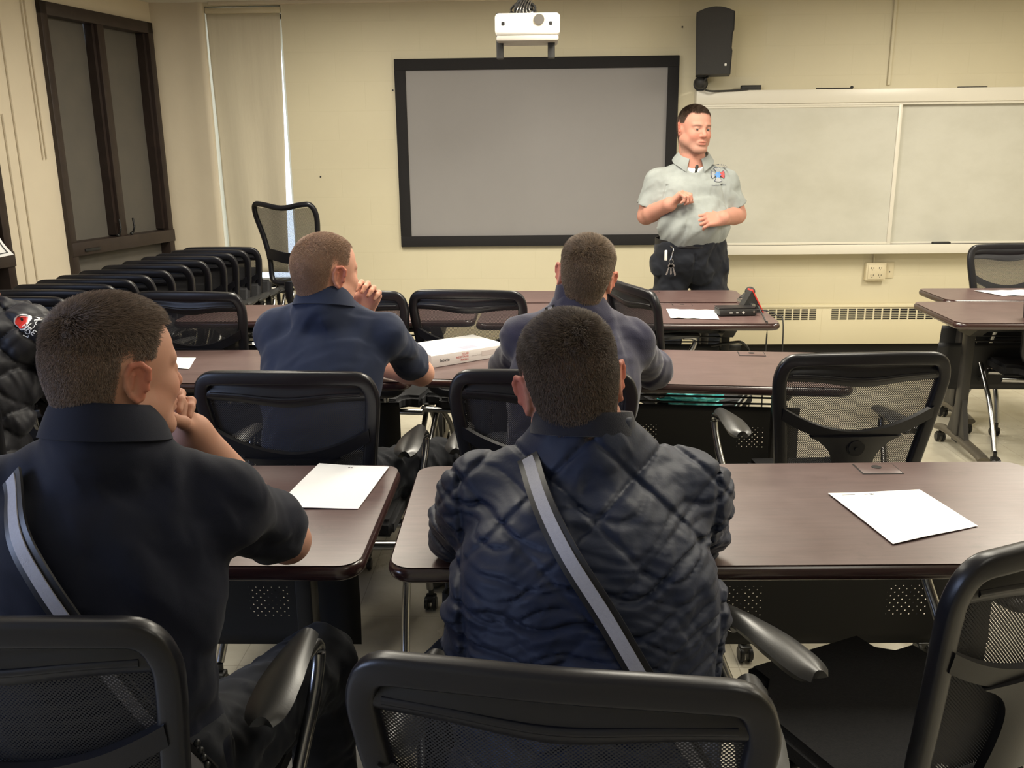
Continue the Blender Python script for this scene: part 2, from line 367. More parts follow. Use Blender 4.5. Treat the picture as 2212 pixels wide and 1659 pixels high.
# narrow window with beige roller blind on the back wall
f = MB(); yb = YW+.17
f.box(BX0, BX0+.05, yb-.03, yb+.03, BZ0, 2.51); f.box(BX1-.05, BX1, yb-.03, yb+.03, BZ0, 2.51); f.box(BX0, BX1, yb-.03, yb+.03, 2.44, 2.51); f.box(BX0, BX1, yb-.03, yb+.03, BZ0, BZ0+.05)
f.box(BX0, BX1, YW-.01, YW+.2, BZ0-.02, BZ0)
o3 = link('window_3', f.mesh(), m_white); o3['kind'] = 'structure'
g = MB().box(BX0+.04, BX1-.04, yb-.004, yb+.004, BZ0+.04, 2.45); link('window_pane', g.mesh(), m_glass, o3)
bl = MB()
def blf(u, v):
    z = .66+(2.462-.66)*v; l = BX0+.006+.024*(1-v)**.8; r = BX1-.010-.062*(1-v)**1.1
    return (l+(r-l)*u, YW+.012+.010*math.sin(u*11+v*2)*(1-v)+.004*math.sin(v*14)-.05*(1-v)*max(0, u-.75), z)
bl.plate(blf, 40, 40, .002)
link('window_blind', bl.mesh(), m_blind, o3, smooth=True)
hb = MB().box(BX0+.004, BX1-.004, YW-.002, YW+.06, 2.462, 2.502, .006); hb.build('blind_head_rail', m_cream, o3)
struct('baseboard_back', MB().box(-2.7, 5, YW-.014, YW, 0, .105, .003), m_dark)
struct('baseboard_left', MB().box(0, .014, -9, 0, 0, .105, 0, LW), m_dark)
# surface conduit above and below the whiteboard
c = MB().box(2.45, 2.470, YW-.018, YW, 1.93, ZC, .004); c.box(2.463, 2.475, YW-.014, YW, .70, .78, .003)
struct('trim_3', c, m_wall)
struct('trim_4', MB().box(-2.25, 4.9, YW-.035, YW, 2.515, ZC, .003), m_plaster)

# ceiling troffers (outside the frame, they carry the room's lamps)
for i, (x, y, p) in enumerate(LAMPS):
    t_ = empty('ceiling_light', (x, y, ZC), label='fluorescent ceiling troffer over the classroom, row %s' % ('by the screen' if y > 4 else 'over the desks' if y > 2 else 'behind the desks'), cat='ceiling light', group='ceiling troffers')
    fr = MB(); fr.box(-.31, .31, -.61, .61, -.015, 0, .003); fr.build('frame', m_white, t_)
    df = MB().box(-.27, .27, -.57, .57, -.020, -.0155); df.build('diffuser', m_emit, t_)

# ------------------------------------------------------------------ things on the back wall
def thing(name, label, cat, loc=(0, 0, 0), rz=0, group=None): return empty(name, loc, rz, label=label, cat=cat, group=group)
# projection screen
t_ = thing('projection_screen', 'wide grey projection screen in a black felt frame on the block wall', 'screen', (.012, YW, 1.495))
x0, x1, z0, z1 = -.992, .992, -.652, .650; b_ = .076
fr = MB(); fr.box(x0, x1, -.035, -.002, z1-b_, z1, .003); fr.box(x0, x1, -.035, -.002, z0, z0+b_, .003); fr.box(x0, x0+b_, -.0345, -.002, z0+b_, z1-b_, .002); fr.box(x1-b_, x1, -.0345, -.002, z0+b_, z1-b_, .002)
fr.build('frame', m_frameb, t_)
MB().box(x0+b_-.01, x1-b_+.01, -.016, -.010, z0+b_-.01, z1-b_+.01).build('screen_surface', m_screen, t_)
MB().box(.885, .925, -.037, -.035, z0+.015, z0+.034).build('maker_plate', m_silver, t_)
# whiteboard, sliding panels
t_ = thing('whiteboard', 'long sliding whiteboard with aluminium header and tray on the wall', 'whiteboard', (1.12, YW, .80))
hd = MB().box(0, 3.3, -.095, -.001, 1.015, 1.105, .004); hd.box(0, 3.3, -.082, -.001, .998, 1.016, .002); hd.box(0, .02, -.085, -.001, 0, 1.0, .002); hd.build('header', m_alu, t_)
p = MB().box(.02, 1.40, -.072, -.058, .056, 1.0); o = p.build('panel', m_wboard, t_)
q = MB(); q.box(.02, 1.425, -.078, -.056, .985, 1.002, .002); q.box(.02, 1.425, -.078, -.056, .040, .056, .002); q.box(1.40, 1.428, -.080, -.056, .040, 1.0, .003); q.build('panel_trim', m_alu, o)
p = MB().box(1.38, 3.28, -.040, -.026, .04, 1.0); o = p.build('panel', m_wboard, t_)
q = MB().box(1.43, 3.28, -.045, -.024, .035, .052, .002); q.build('panel_trim', m_alu, o)
tr = MB().box(0, 3.3, -.12, -.001, -.024, .026, .005); tr.box(0, 3.3, -.125, -.118, -.024, .042, .003); tr.build('tray', m_alu, t_)
MB().box(0, 3.3, -.055, -.05, .027, .039).build('track_gap', m_dark, t_)
# things lying on header and tray
e = thing('board_eraser', 'dark grey board eraser on top of the whiteboard header', 'eraser', (1.50, YW-.05, 1.905)); MB().box(-.068, .068, -.022, .022, 0, .028, .004).build('body', m_spk, e); MB().box(-.068, .068, -.022, .022, .0285, .034, .002).build('felt', m_seatf, e)
e = thing('board_eraser', 'black board eraser in the whiteboard tray under the right panel', 'eraser', (2.90, YW-.095, .826)); MB().box(-.062, .062, -.018, .018, .010, .030, .004).build('body', m_spk, e); MB().box(-.066, .066, -.019, .019, 0, .010, .002).build('felt', m_seatf, e)
e = MB().box(-.07, .07, -.008, .008, 0, .012, .003).build('chalk_marker', m_spk, None, (3.13, YW-.095, .826)); tag(e, 'thin dark marker lying in the whiteboard tray', 'marker')
e = thing('pointer_clip', 'short dark pointer lying on the whiteboard header near the conduit', 'pointer', (2.07, YW-.05, 1.905))
MB().cyl((0, 0, .006), .005, .24, 'x').build('rod', m_spk, e); MB().sph((.125, 0, .012), .011).build('tip', m_spk, e)
e = MB().box(-.10, .10, -.008, .008, 0, .008, .002).build('marker_rail', m_spk, None, (3.02, YW-.05, 1.905)); tag(e, 'thin dark strip lying on the whiteboard header at far right', 'marker')
# wall loudspeaker
t_ = thing('loudspeaker', 'black wall loudspeaker on a ball bracket above the whiteboard corner', 'speaker', (1.205, YW-.20, 2.20), R_(-9))
def spk(sc=1.0, y0=-.12, y1=.11):
    poly = [(-.112*sc, -.205), (.112*sc, -.205), (.118*sc, -.06), (.113*sc, -.04), (.116*sc, .05), (.124*sc, .07), (.124*sc, .178)]
    for k in range(9): a = R_(52+76*k/8); poly.append((math.cos(a)*.20*sc, .065+math.sin(a)*.150))
    poly += [(-.124*sc, .178), (-.118*sc, -.0)]
    m_ = MB(); m_.prism(poly, y0, y1, Matrix(((1, 0, 0, 0), (0, 0, -1, 0), (0, 1, 0, 0), (0, 0, 0, 1)))); return m_
m_ = spk(); o = m_.build('cabinet', m_spk, t_); 
m_ = spk(.93, .12, .128); m_.build('grille', m_grill, t_)
MB().box(.070, .084, -.132, -.128, -.155, -.140, .002).build('badge', m_white, t_)
br_ = MB(); br_.sph((-.075, .02, -.245), .045); br_.cyl((-.075, .10, -.245), .028, .20, 'y'); br_.cyl((-.075, .165, -.245), .05, .02, 'y'); br_.box(-.10, -.05, -.02, .06, -.215, -.19, .004); br_.build('bracket', m_spk, t_)
cb = MB().tube([(-.06, -.02, -.275), (-.03, .02, -.300), (.05, .10, -.300), (.16, .12, -.296), (.25, .14, -.290)], .006).build('cable', m_spk, t_)
cb = MB().tube([(-.02, .0, -.20), (-.045, -.02, -.225), (-.06, -.01, -.25)], .007).build('cable', m_spk, t_)
# outlets
t_ = thing('outlet_box', 'cream surface mounted quad outlet box under the whiteboard', 'outlet', (2.477, YW, .637))
MB().box(-.072, .072, -.045, -.001, -.064, .064, .004).build('box', m_cream, t_); MB().box(-.058, .058, -.050, -.0455, -.054, .054, .002).build('cover', m_cream, t_)
for x in (-.028, .028):
    for z in (-.026, .026):
        s = MB(); s.box(x-.010, x-.007, -.0515, -.0505, z-.004, z+.008); s.box(x+.007, x+.010, -.0515, -.0505, z-.004, z+.008); s.cyl((x, -.051, z-.012), .003, .001, 'y', 8); s.build('socket', m_dark, t_)
t_ = thing('wall_plate', 'cream blank wall plate with one dot right of the quad outlet', 'wall plate', (2.585, YW, .643))
MB().box(-.034, .034, -.007, -.001, -.058, .058, .002).build('plate', m_cream, t_); MB().cyl((.004, -.008, -.012), .005, .002, 'y', 10).build('jack', m_dark, t_)
# convector heater
t_ = thing('convector_heater', 'long cream convector heater cover with slotted grilles along the wall', 'heater', (0, YW, 0))
h = MB(); h.box(.2, 4.6, -.075, -.001, .108, .385, .004); h.box(.2, 4.6, -.085, -.001, .383, .400, .003)
for x in (.9, 2.10, 3.3): h.box(x-.002, x+.002, -.0765, -.0755, .11, .38)
h.build('cover', m_heater, t_)
gx = [(.45, .95), (1.05, 2.062)]
for (g0, g1) in ((.35, .95), (1.12, 2.065), (2.165, 3.10), (3.2, 4.1)):
    g = MB(); n = int((g1-g0)/.0585)
    for k in range(n):
        a = g0+(g1-g0)*k/n; 
        for r in range(6): z = .292+r*.0138; g.box(a+.004, a+(g1-g0)/n-.008, -.0772, -.0762, z, z+.0092)
    g.build('grille', m_dark, t_)
# wall screws and marks: small fixtures
for i, (x, z, l) in enumerate([(-1.0, 1.94, 'tiny dark screw in the wall left of the projection screen'), (1.02, 2.33, 'tiny dark screw in the wall left of the loudspeaker'), (-1.55, 1.35, 'tiny dark hole in the block wall right of the beige blind')]):
    o = MB().cyl((0, 0, 0), .006, .006, 'y', 10).build('wall_screw', m_spk, None, (x, YW-.003, z)); tag(o, l, 'screw')

# projector
t_ = thing('projector', 'white ceiling projector with black mount arms above the screen', 'projector', (-.036, 5.2, 2.165))
m_hous_shaded = mat('underside_painted_shade', (.42, .39, .35), .5); pb = MB(); pb.box(-.172, .172, -.13, .13, -.055, .055, .022, seg=4); o = pb.build('body', m_white, t_)  # shadow under the projector is painted into the lower housing's darker grey
MB().box(-.165, .165, -.125, .125, -.085, -.056, .01).build('lower_housing', m_hous_shaded, t_)
l = MB(); l.cyl((.062, -.134, .018), .027, .02, 'y', 32); l.build('lens', m_lens, t_)
l = MB(); l.cyl((.062, -.132, .018), .031, .008, 'y', 32, bev=.002); l.build('lens_ring', m_cream, t_)
for x in (-.128, .122): MB().box(x-.008, x+.008, -.1325, -.1295, -.009, .009, .003).build('foot_port', m_dark, t_)
for x in (-.150, .128):
    a = MB(); a.box(x-.019, x+.019, -.03, .02, -.165, .068, .006); a.build('mount_arm', m_spk, t_)
mt = MB(); mt.box(-.10, .05, -.05, .05, .058, .066, .002); mt.cyl((-.02, 0, .22), .03, .30, 'z'); mt.cyl((-.02, 0, .364), .07, .012, 'z'); mt.box(-.07, .03, -.03, .03, .085, .115, .004)
for k in range(7): a = k*.9; mt.tube([(-.02+.05*math.cos(a), .04*math.sin(a), .06), (-.02+.07*math.cos(a+.4), .06*math.sin(a), .09), (-.02+.03*math.cos(a), .03*math.sin(a), .13)], .006, n=8)
mt.build('mount', m_spk, t_)
wr = MB()
for k in range(5): a = k*1.3; wr.tube([(-.06+.02*k, -.06, .058), (-.05+.015*k, -.07, .085), (-.02+.012*k, -.03, .14)], .003, n=6)
wr.box(.0, .03, -.06, -.03, .056, .068, .002); wr.build('wires', m_silver, t_)
# curled notice at the left edge, on the pier
t_ = MB(); 
def nf(u, v): return LW @ Vector((.012+.10*(1-v)**2*u+.02*u, lwy(4.90)+.16*u-.02, .955+.20*v+.03*u*(1-v)))
t_.plate(nf, 10, 10, .002); o = t_.build('paper_notice', m_paper); tag(o, 'white paper notice curling off the left wall between dark windows', 'notice')
t2 = MB()
def nf2(u, v):
    q = nf(.08+.84*u, .08+.84*v); return q+Vector((.002, -.002, 0))
for f0 in ((0, 1, 0, .03), (0, 1, .97, 1), (0, .04, 0, 1), (.96, 1, 0, 1)):
    t2.plate(lambda u, v, f0=f0: nf2(f0[0]+(f0[1]-f0[0])*u, f0[2]+(f0[3]-f0[2])*v), 6, 6, .001)
t2.build('printed_border', m_ink, o)

# ------------------------------------------------------------------ tables
def table(Wd, D, label, loc, rz, cat='table', group=None, panel=True, grommet=None):
    """near-left corner of the top at loc; x to the right, y away"""
    t_ = thing('training_table', label, cat, loc, rz, group); H = .74; r = .045
    top = MB(); top.prism(rrect(.006, Wd-.006, .006, D-.006, r), H-.0008, H); top.build('tabletop', m_top, t_)
    # edge band with rounded section, swept around the top
    rim = MB(); loop = rrect(.014, Wd-.014, .014, D-.014, r-.006, 8)
    rim.tube([(x, y, H-.0175) for x, y in loop], .0165, n=16, closed=True, sub=0, flat=(1.04, .9)); rim.prism(rrect(.014, Wd-.014, .014, D-.014, r), H-.030, H-.001); rim.build('edge_band', m_edge, t_, smooth=60)
    for x in (.20, Wd-.20):
        cy = D*.56
        l = MB(); l.box(x-.02, x+.02, cy-.032, cy+.032, .07, H-.05, .006); l.prism([(cy-.22, H-.032), (cy+.2, H-.032), (cy+.07, H-.115), (cy-.07, H-.115)], x-.028, x+.028, Matrix(((0, 0, 1, 0), (1, 0, 0, 0), (0, 1, 0, 0), (0, 0, 0, 1)))); 
        l.prism([(cy-.03, .30), (cy+.03, .30), (cy+.12, .075), (cy-.12, .075)], x-.012, x+.012, Matrix(((0, 0, 1, 0), (1, 0, 0, 0), (0, 1, 0, 0), (0, 0, 0, 1))))
        lo = l.build('leg_column', m_colm, t_)
        f = MB(); f.tube([(x, .02, .074), (x, .08, .084), (x, cy, .094), (x, D-.08, .084), (x, D-.02, .074)], .03, n=16, flat=(.55, 1), sub=4); f.build('foot_bar', m_greym, t_, smooth=50)
        for y in (.05, D-.05):
            c = MB(); c.cyl((x-.014, y, .026), .026, .016, 'x', 20, bev=.004); c.cyl((x+.014, y, .026), .026, .016, 'x', 20, bev=.004); c.cyl((x, y, .052), .008, .03); c.box(x-.02, x+.02, y-.02, y+.012, .03, .055, .005); c.build('caster', m_caster, t_)
    b = MB(); b.cyl((Wd/2, D*.56, H-.095), .014, Wd-.42, 'x', 12); b.box(.22, Wd-.22, D*.56-.12, D*.56-.10, H-.055, H-.035, .002); b.build('crossbar', m_blackm, t_)
    tr = MB()
    for z in (H-.13, H-.165): tr.cyl((Wd/2, D*.56+.02+(H-.13-z)*1.2, z), .004, Wd-.42, 'x', 8)
    tr.build('cable_tray', m_blackm, t_)
    if panel:
        p = MB(); yy = D-.155; p.plate(lambda u, v: (.10+(Wd-.20)*u, yy+.012*math.sin(v*3.1), .315+(.555-.315)*v), 24, 10, .0012)
        me = p.mesh(); link('modesty_panel', me, m_panelh, t_, smooth=True)
    g = MB(); gx = (grommet if grommet else Wd*.75)
    g.box(gx-.048, gx+.048, D-.088, D-.020, H+.0008, H+.0020, .0004); go = g.build('grommet_plate', m_top, t_); MB().box(gx-.051, gx+.051, D-.0915, D-.0165, H+.0002, H+.0007).build('grommet_rim', m_dark, go)
    MB().cyl((gx+.0, D-.045, H+.0026), .012, .001, 'z', 16).build('grommet_hole', m_dark, go)
    return t_
table(1.55, .592, 'dark mahogany folding table in front row, under the left seated man\'s elbow', (-.342-1.55, 1.596, 0), R_(.1), grommet=.4)
table(1.53, .592, 'dark mahogany folding table under the quilted jacket man, with grommet plate', (-.292, 1.590, 0), R_(1.1), grommet=1.155)
table(1.52, .55, 'mahogany table in second row, left one under short-sleeved navy polo man', (-.440-1.52, 3.035, 0), R_(.4))
table(1.50, .56, 'mahogany table in second row, angled one carrying the white carton', (-.425, 3.095, 0), R_(-6.3), grommet=1.22)
table(1.46, .49, 'mahogany table near the screen, left of the presenter\'s table', (-.29-1.46, 4.225, 0), R_(-.2))
table(1.41, .575, 'mahogany table before the presenter, holding recorder and papers', (-.282, 4.138, 0), R_(-2.0), grommet=1.02)
table(1.39, .42, 'mahogany table pushed behind the recorder table, right against the presenter', (-.262, 4.728, 0), R_(-1.2), panel=False, grommet=.9)
table(1.55, .60, 'mahogany table at right edge, nearer one with grey-brown foot and casters', (1.915, 4.085, 0), R_(-3.0), grommet=.8)
table(1.50, .42, 'mahogany table at right edge, farther one holding a white paper', (2.145, 4.718, 0), R_(-1.5), grommet=.7)

# ------------------------------------------------------------------ nesting chairs
def back_y(x, z): return -.205-.20*(z-.45)+.30*x*x
def hw(z):   # half width of the back frame at height z
    return .190+.045*min(1, max(0, (z-.50)/.42))
def arc_z(x): return .750+.070*(abs(x)/.21)**1.9
def make_chair(folded=False, arms=True):
    t_ = empty('mesh_chair', (0, 0, 0)); zt = .955
    outl = [(0, .515), (.10, .512), (.155, .522), (.186, .56), (.197, .64), (.212, .75), (.226, .85), (.228, .905), (.208, .945), (.15, .953), (0, .955)]
    outl = outl+[(-x, z) for x, z in outl[-2:0:-1]]
    f = MB(); f.tube([(x, back_y(x, z), z) for x, z in outl], .017, n=20, closed=True, sub=5, flat=(.85, 1.1), up=(0, 1, 0), sq=.55)
    # head rail with scalloped lower edge
    def hr(u, v):
        x = -.222+.444*u; top = .948-.012*(abs(x)/.222)**6; bot = .893-.018*math.exp(-(x/.10)**2); z = bot+(top-bot)*v
        return (x, back_y(x, z)+.002-.006*math.sin(v*math.pi*2), z)
    f.plate(hr, 40, 12, .012)
    f.tube([(x, back_y(x, .908)-.006, .908-.012*math.exp(-(x/.10)**2)) for x in np.linspace(-.20, .20, 14)], .0065, n=8, sub=3, up=(0, 1, 0))
    f.build('back_frame', m_plastic, t_, smooth=50)
    lb = MB()
    def la(u, v):
        x = -.214+.428*u; z = arc_z(x)-.012-.036*v; return (x, back_y(x, z)-.010, z)
    lb.plate(la, 36, 6, .014)
    def sp(u, v):
        z = .725-.205*v; h = .046+.085*math.exp(-v*5.5)+.02*v*v; x = (u*2-1)*h
        return (x, back_y(x, z)-.012-.006*(1-(2*u-1)**2), z)
    lb.plate(sp, 14, 16, .016)
    lb.build('lumbar_support', m_plastic, t_, smooth=50)
    bs = MB(); bs.cyl((0, back_y(0, .69)-.024, .690), .026, .016, 'y', 24, bev=.004); bs.cyl((0, back_y(0, .69)-.034, .688), .006, .006, 'y', 10); bs.build('adjustment_knob', m_plastic, t_)
    ms = MB()
    def mf(u, v):
        z = .52+.40*v; x = (u*2-1)*(hw(z)-.004); return (x, back_y(x, z)+.006, z)
    ms.plate(mf, 18, 14, .0008)
    link('mesh_panel', ms.mesh(), m_mesh, t_, smooth=True)
    # seat
    s = MB()
    bm = bmesh.new(); bmesh.ops.create_cube(bm, size=1)
    for v in bm.verts: v.co = (v.co.x*.47, v.co.y*.45, v.co.z*.055)
    bmesh.ops.bevel(bm, geom=[e for e in bm.edges if abs(e.verts[0].co.z-e.verts[1].co.z) > .01], offset=.08, segments=5, affect='EDGES')
    bmesh.ops.bevel(bm, geom=[e for e in bm.edges], offset=.014, segments=3, affect='EDGES')
    Ms = Matrix.Translation((0, .02, .455)) if not folded else Matrix.Translation((0, -.125, .60)) @ Matrix.Rotation(R_(78), 4, 'X')
    s.bm(bm, Ms); s.build('seat', m_seatf, t_, smooth=50)
    sf = MB(); sf.tube([(-.245, .02, .415), (0, .02, .412), (.245, .02, .415)], .014, sub=4); sf.tube([(-.245, -.14, .415), (0, -.14, .41), (.245, -.14, .415)], .014, sub=4); sf.tube([(-.10, -.2, .52), (-.10, -.17, .43), (-.10, .0, .41)], .014, sub=4); sf.tube([(.10, -.2, .52), (.10, -.17, .43), (.10, .0, .41)], .014, sub=4)
    sf.build('seat_frame', m_chrome if not folded else m_chrome, t_)
    for sx in (-1, 1):
        l = MB(); l.tube([(sx*.278, .13, .660), (sx*.284, .185, .652), (sx*.285, .195, .62), (sx*.280, .15, .55), (sx*.262, .05, .42), (sx*.262, -.10, .26), (sx*.275, -.235, .075)], .0125, sub=5)
        l.build('leg', m_chrome, t_)
        l = MB(); l.tube([(sx*.262, .02, .385), (sx*.265, .10, .345), (sx*.268, .20, .24), (sx*.27, .255, .075)], .0125, sub=5); l.build('leg', m_chrome, t_)
        for y in (-.24, .258):
            c = MB(); c.cyl((sx*.273-.013, y-.012, .025), .025, .015, 'x', 20, bev=.004); c.cyl((sx*.273+.013, y-.012, .025), .025, .015, 'x', 20, bev=.004); c.cyl((sx*.273, y, .06), .009, .03); c.box(sx*.273-.018, sx*.273+.018, y-.025, y+.012, .03, .052, .005); c.build('caster', m_caster, t_)
        if arms:
            a = MB()
            def ap(u, v):
                y = .20-.27*u; w_ = .013+.020*min(1, u*1.6)**.8*(1 if u < .8 else math.sqrt(max(0, 1-((u-.8)/.2)**2))+.02); x = sx*(.266)+(2*v-1)*w_
                return (x, y, .668+.010*math.sin(u*3.0)-.010*(2*v-1)**2)
            a.plate(ap, 26, 9, .018); a.build('armrest', m_pad, t_, smooth=60)
    return t_
ch0 = make_chair(); 
used = []
def chair(label, x, y, rz, group='mesh nesting chairs in the room'):
    o = ch0 if not used else copy_tree(ch0); used.append(1)
    o.location = (x, y, 0); o.rotation_euler = (0, 0, R_(rz)); tag(o, label, 'chair', group); return o
chair('black mesh chair behind the quilted jacket man, back at bottom centre of photo', .060, 1.175, -8)
chair('black mesh chair at bottom left, behind the man with clasped hands', -.690, 1.285, -1)
chair('black mesh chair at bottom right corner, turned slightly, empty', .675, 1.525, 26)
chair('black mesh chair behind the short-sleeved man in second row', -.645, 2.56, -2.5)
chair('black mesh chair behind the navy fleece man, left part showing', .035, 2.56, -3.5)
chair('empty black mesh chair at the right end of the second row, holes in view', .895, 2.745, 3)
chair('black mesh chair facing the screen tables, half behind short-sleeved man', -.705, 3.97, -12)
chair('black mesh chair beyond the white carton, top rail slanting down right', -.245, 3.945, -7)
chair('black mesh chair turned sideways right of the navy fleece man', .67, 3.89, -70)
chair('black mesh chair beyond the left seated man\'s forehead, facing the left table', -1.40, 3.96, -8)
chair('grey-looking mesh chair at far right behind the paper table', 2.73, 4.97, 183)
chair('mesh chair at right edge with bright chrome leg and caster', 2.52, 4.44, -4)
chair('black mesh chair at left edge under the man in puffer jacket', -1.72, 2.62, 0)
nc0 = make_chair(folded=True); ncu = []
names = ['first from the blind', 'second from the blind', 'third from the blind', 'fourth from the blind', 'fifth from the blind', 'sixth from the blind', 'seventh from the blind', 'eighth from the blind', 'ninth from the blind', 'tenth from the blind', 'eleventh from the blind', 'twelfth from the blind', 'thirteenth and nearest']
for i, yb in enumerate((5.45, 5.29, 5.12, 4.96, 4.77, 4.58, 4.38, 4.20, 4.05, 3.89, 3.72, 3.54, 3.36)):
    o = nc0 if not ncu else copy_tree(nc0); ncu.append(1)
    o.location = (-1.905-.17*(5.45-yb)/1.6 if yb > 3.5 else -2.13, yb+.31, 0); o.rotation_euler = (0, 0, R_(-2))
    tag(o, 'black nested mesh chair in the row along the windows, '+names[i], 'chair', 'nested chairs along the windows')

# tall-backed task chair in the corner
t_ = thing('task_chair', 'tall-backed black mesh task chair standing alone before the beige blind', 'chair', (-1.52, 5.92, 0), R_(-18))
def ty(x, z): return -.16-.12*(z-.6)+.5*x*x+.05*math.sin((z-.6)*5)
o1 = [(0, .70), (.12, .70), (.165, .73), (.175, .85), (.20, 1.0), (.222, 1.13), (.205, 1.20), (.15, 1.208), (0, 1.185)]; o1 = o1+[(-x, z) for x, z in o1[-2:0:-1]]
f = MB().tube([(x, ty(x, z), z) for x, z in o1], .017, closed=True, sub=5, up=(0, 1, 0)); f.tube([(0, -.02, .42), (0, -.12, .50), (0, -.20, .62), (0, -.20, .72)], .022, sub=4, flat=(.6, 1.4), up=(0, 1, 0)); f.build('back_frame', m_plastic, t_)
ms = MB()
def hw2(z): return .165+.055*max(0, (z-.72)/.48)
ms.plate(lambda u, v: ((u*2-1)*hw2(.71+.48*v), ty((u*2-1)*hw2(.71+.48*v), .71+.48*v)+.004, .71+(.485-.018*(1-(2*u-1)**2))*v), 16, 16, .0008); link('mesh_panel', ms.mesh(), m_mesh, t_, smooth=True)
MB().plate(lambda u, v: ((u*2-1)*.185, ty((u*2-1)*.18, .88)-.012, .84+.07*v+.012*math.cos(u*6.28)), 16, 6, .010).build('lumbar_band', m_plastic, t_)
MB().box(-.24, .24, -.14, .34, .455, .52, .028, seg=4).build('seat', m_seatf, t_)
b_ = MB(); b_.cyl((0, .08, .29), .025, .34); b_.cyl((0, .08, .12), .04, .08); b_.build('gas_lift', m_blackm, t_)
for k in range(5):
    a = k*2*math.pi/5+.3; q = (math.cos(a), math.sin(a))
    l = MB(); l.tube([(0, .08, .11), (q[0]*.15, .08+q[1]*.15, .10), (q[0]*.28, .08+q[1]*.28, .065)], [.024, .015], sub=3); lo = l.build('base_leg', m_plastic, t_)
    c = MB(); c.cyl((q[0]*.28, .08+q[1]*.28, .026), .026, .04, 'x', 18, bev=.004); c.build('caster', m_caster, lo)
for sx in (-1, 1):
    MB().tube([(sx*.22, .08, .47), (sx*.27, .08, .52), (sx*.27, .08, .66)], .014, sub=4).build('arm_post', m_plastic, t_)
    MB().box(sx*.27-.035, sx*.27+.035, -.05, .2, .66, .685, .01).build('armrest', m_pad, t_)

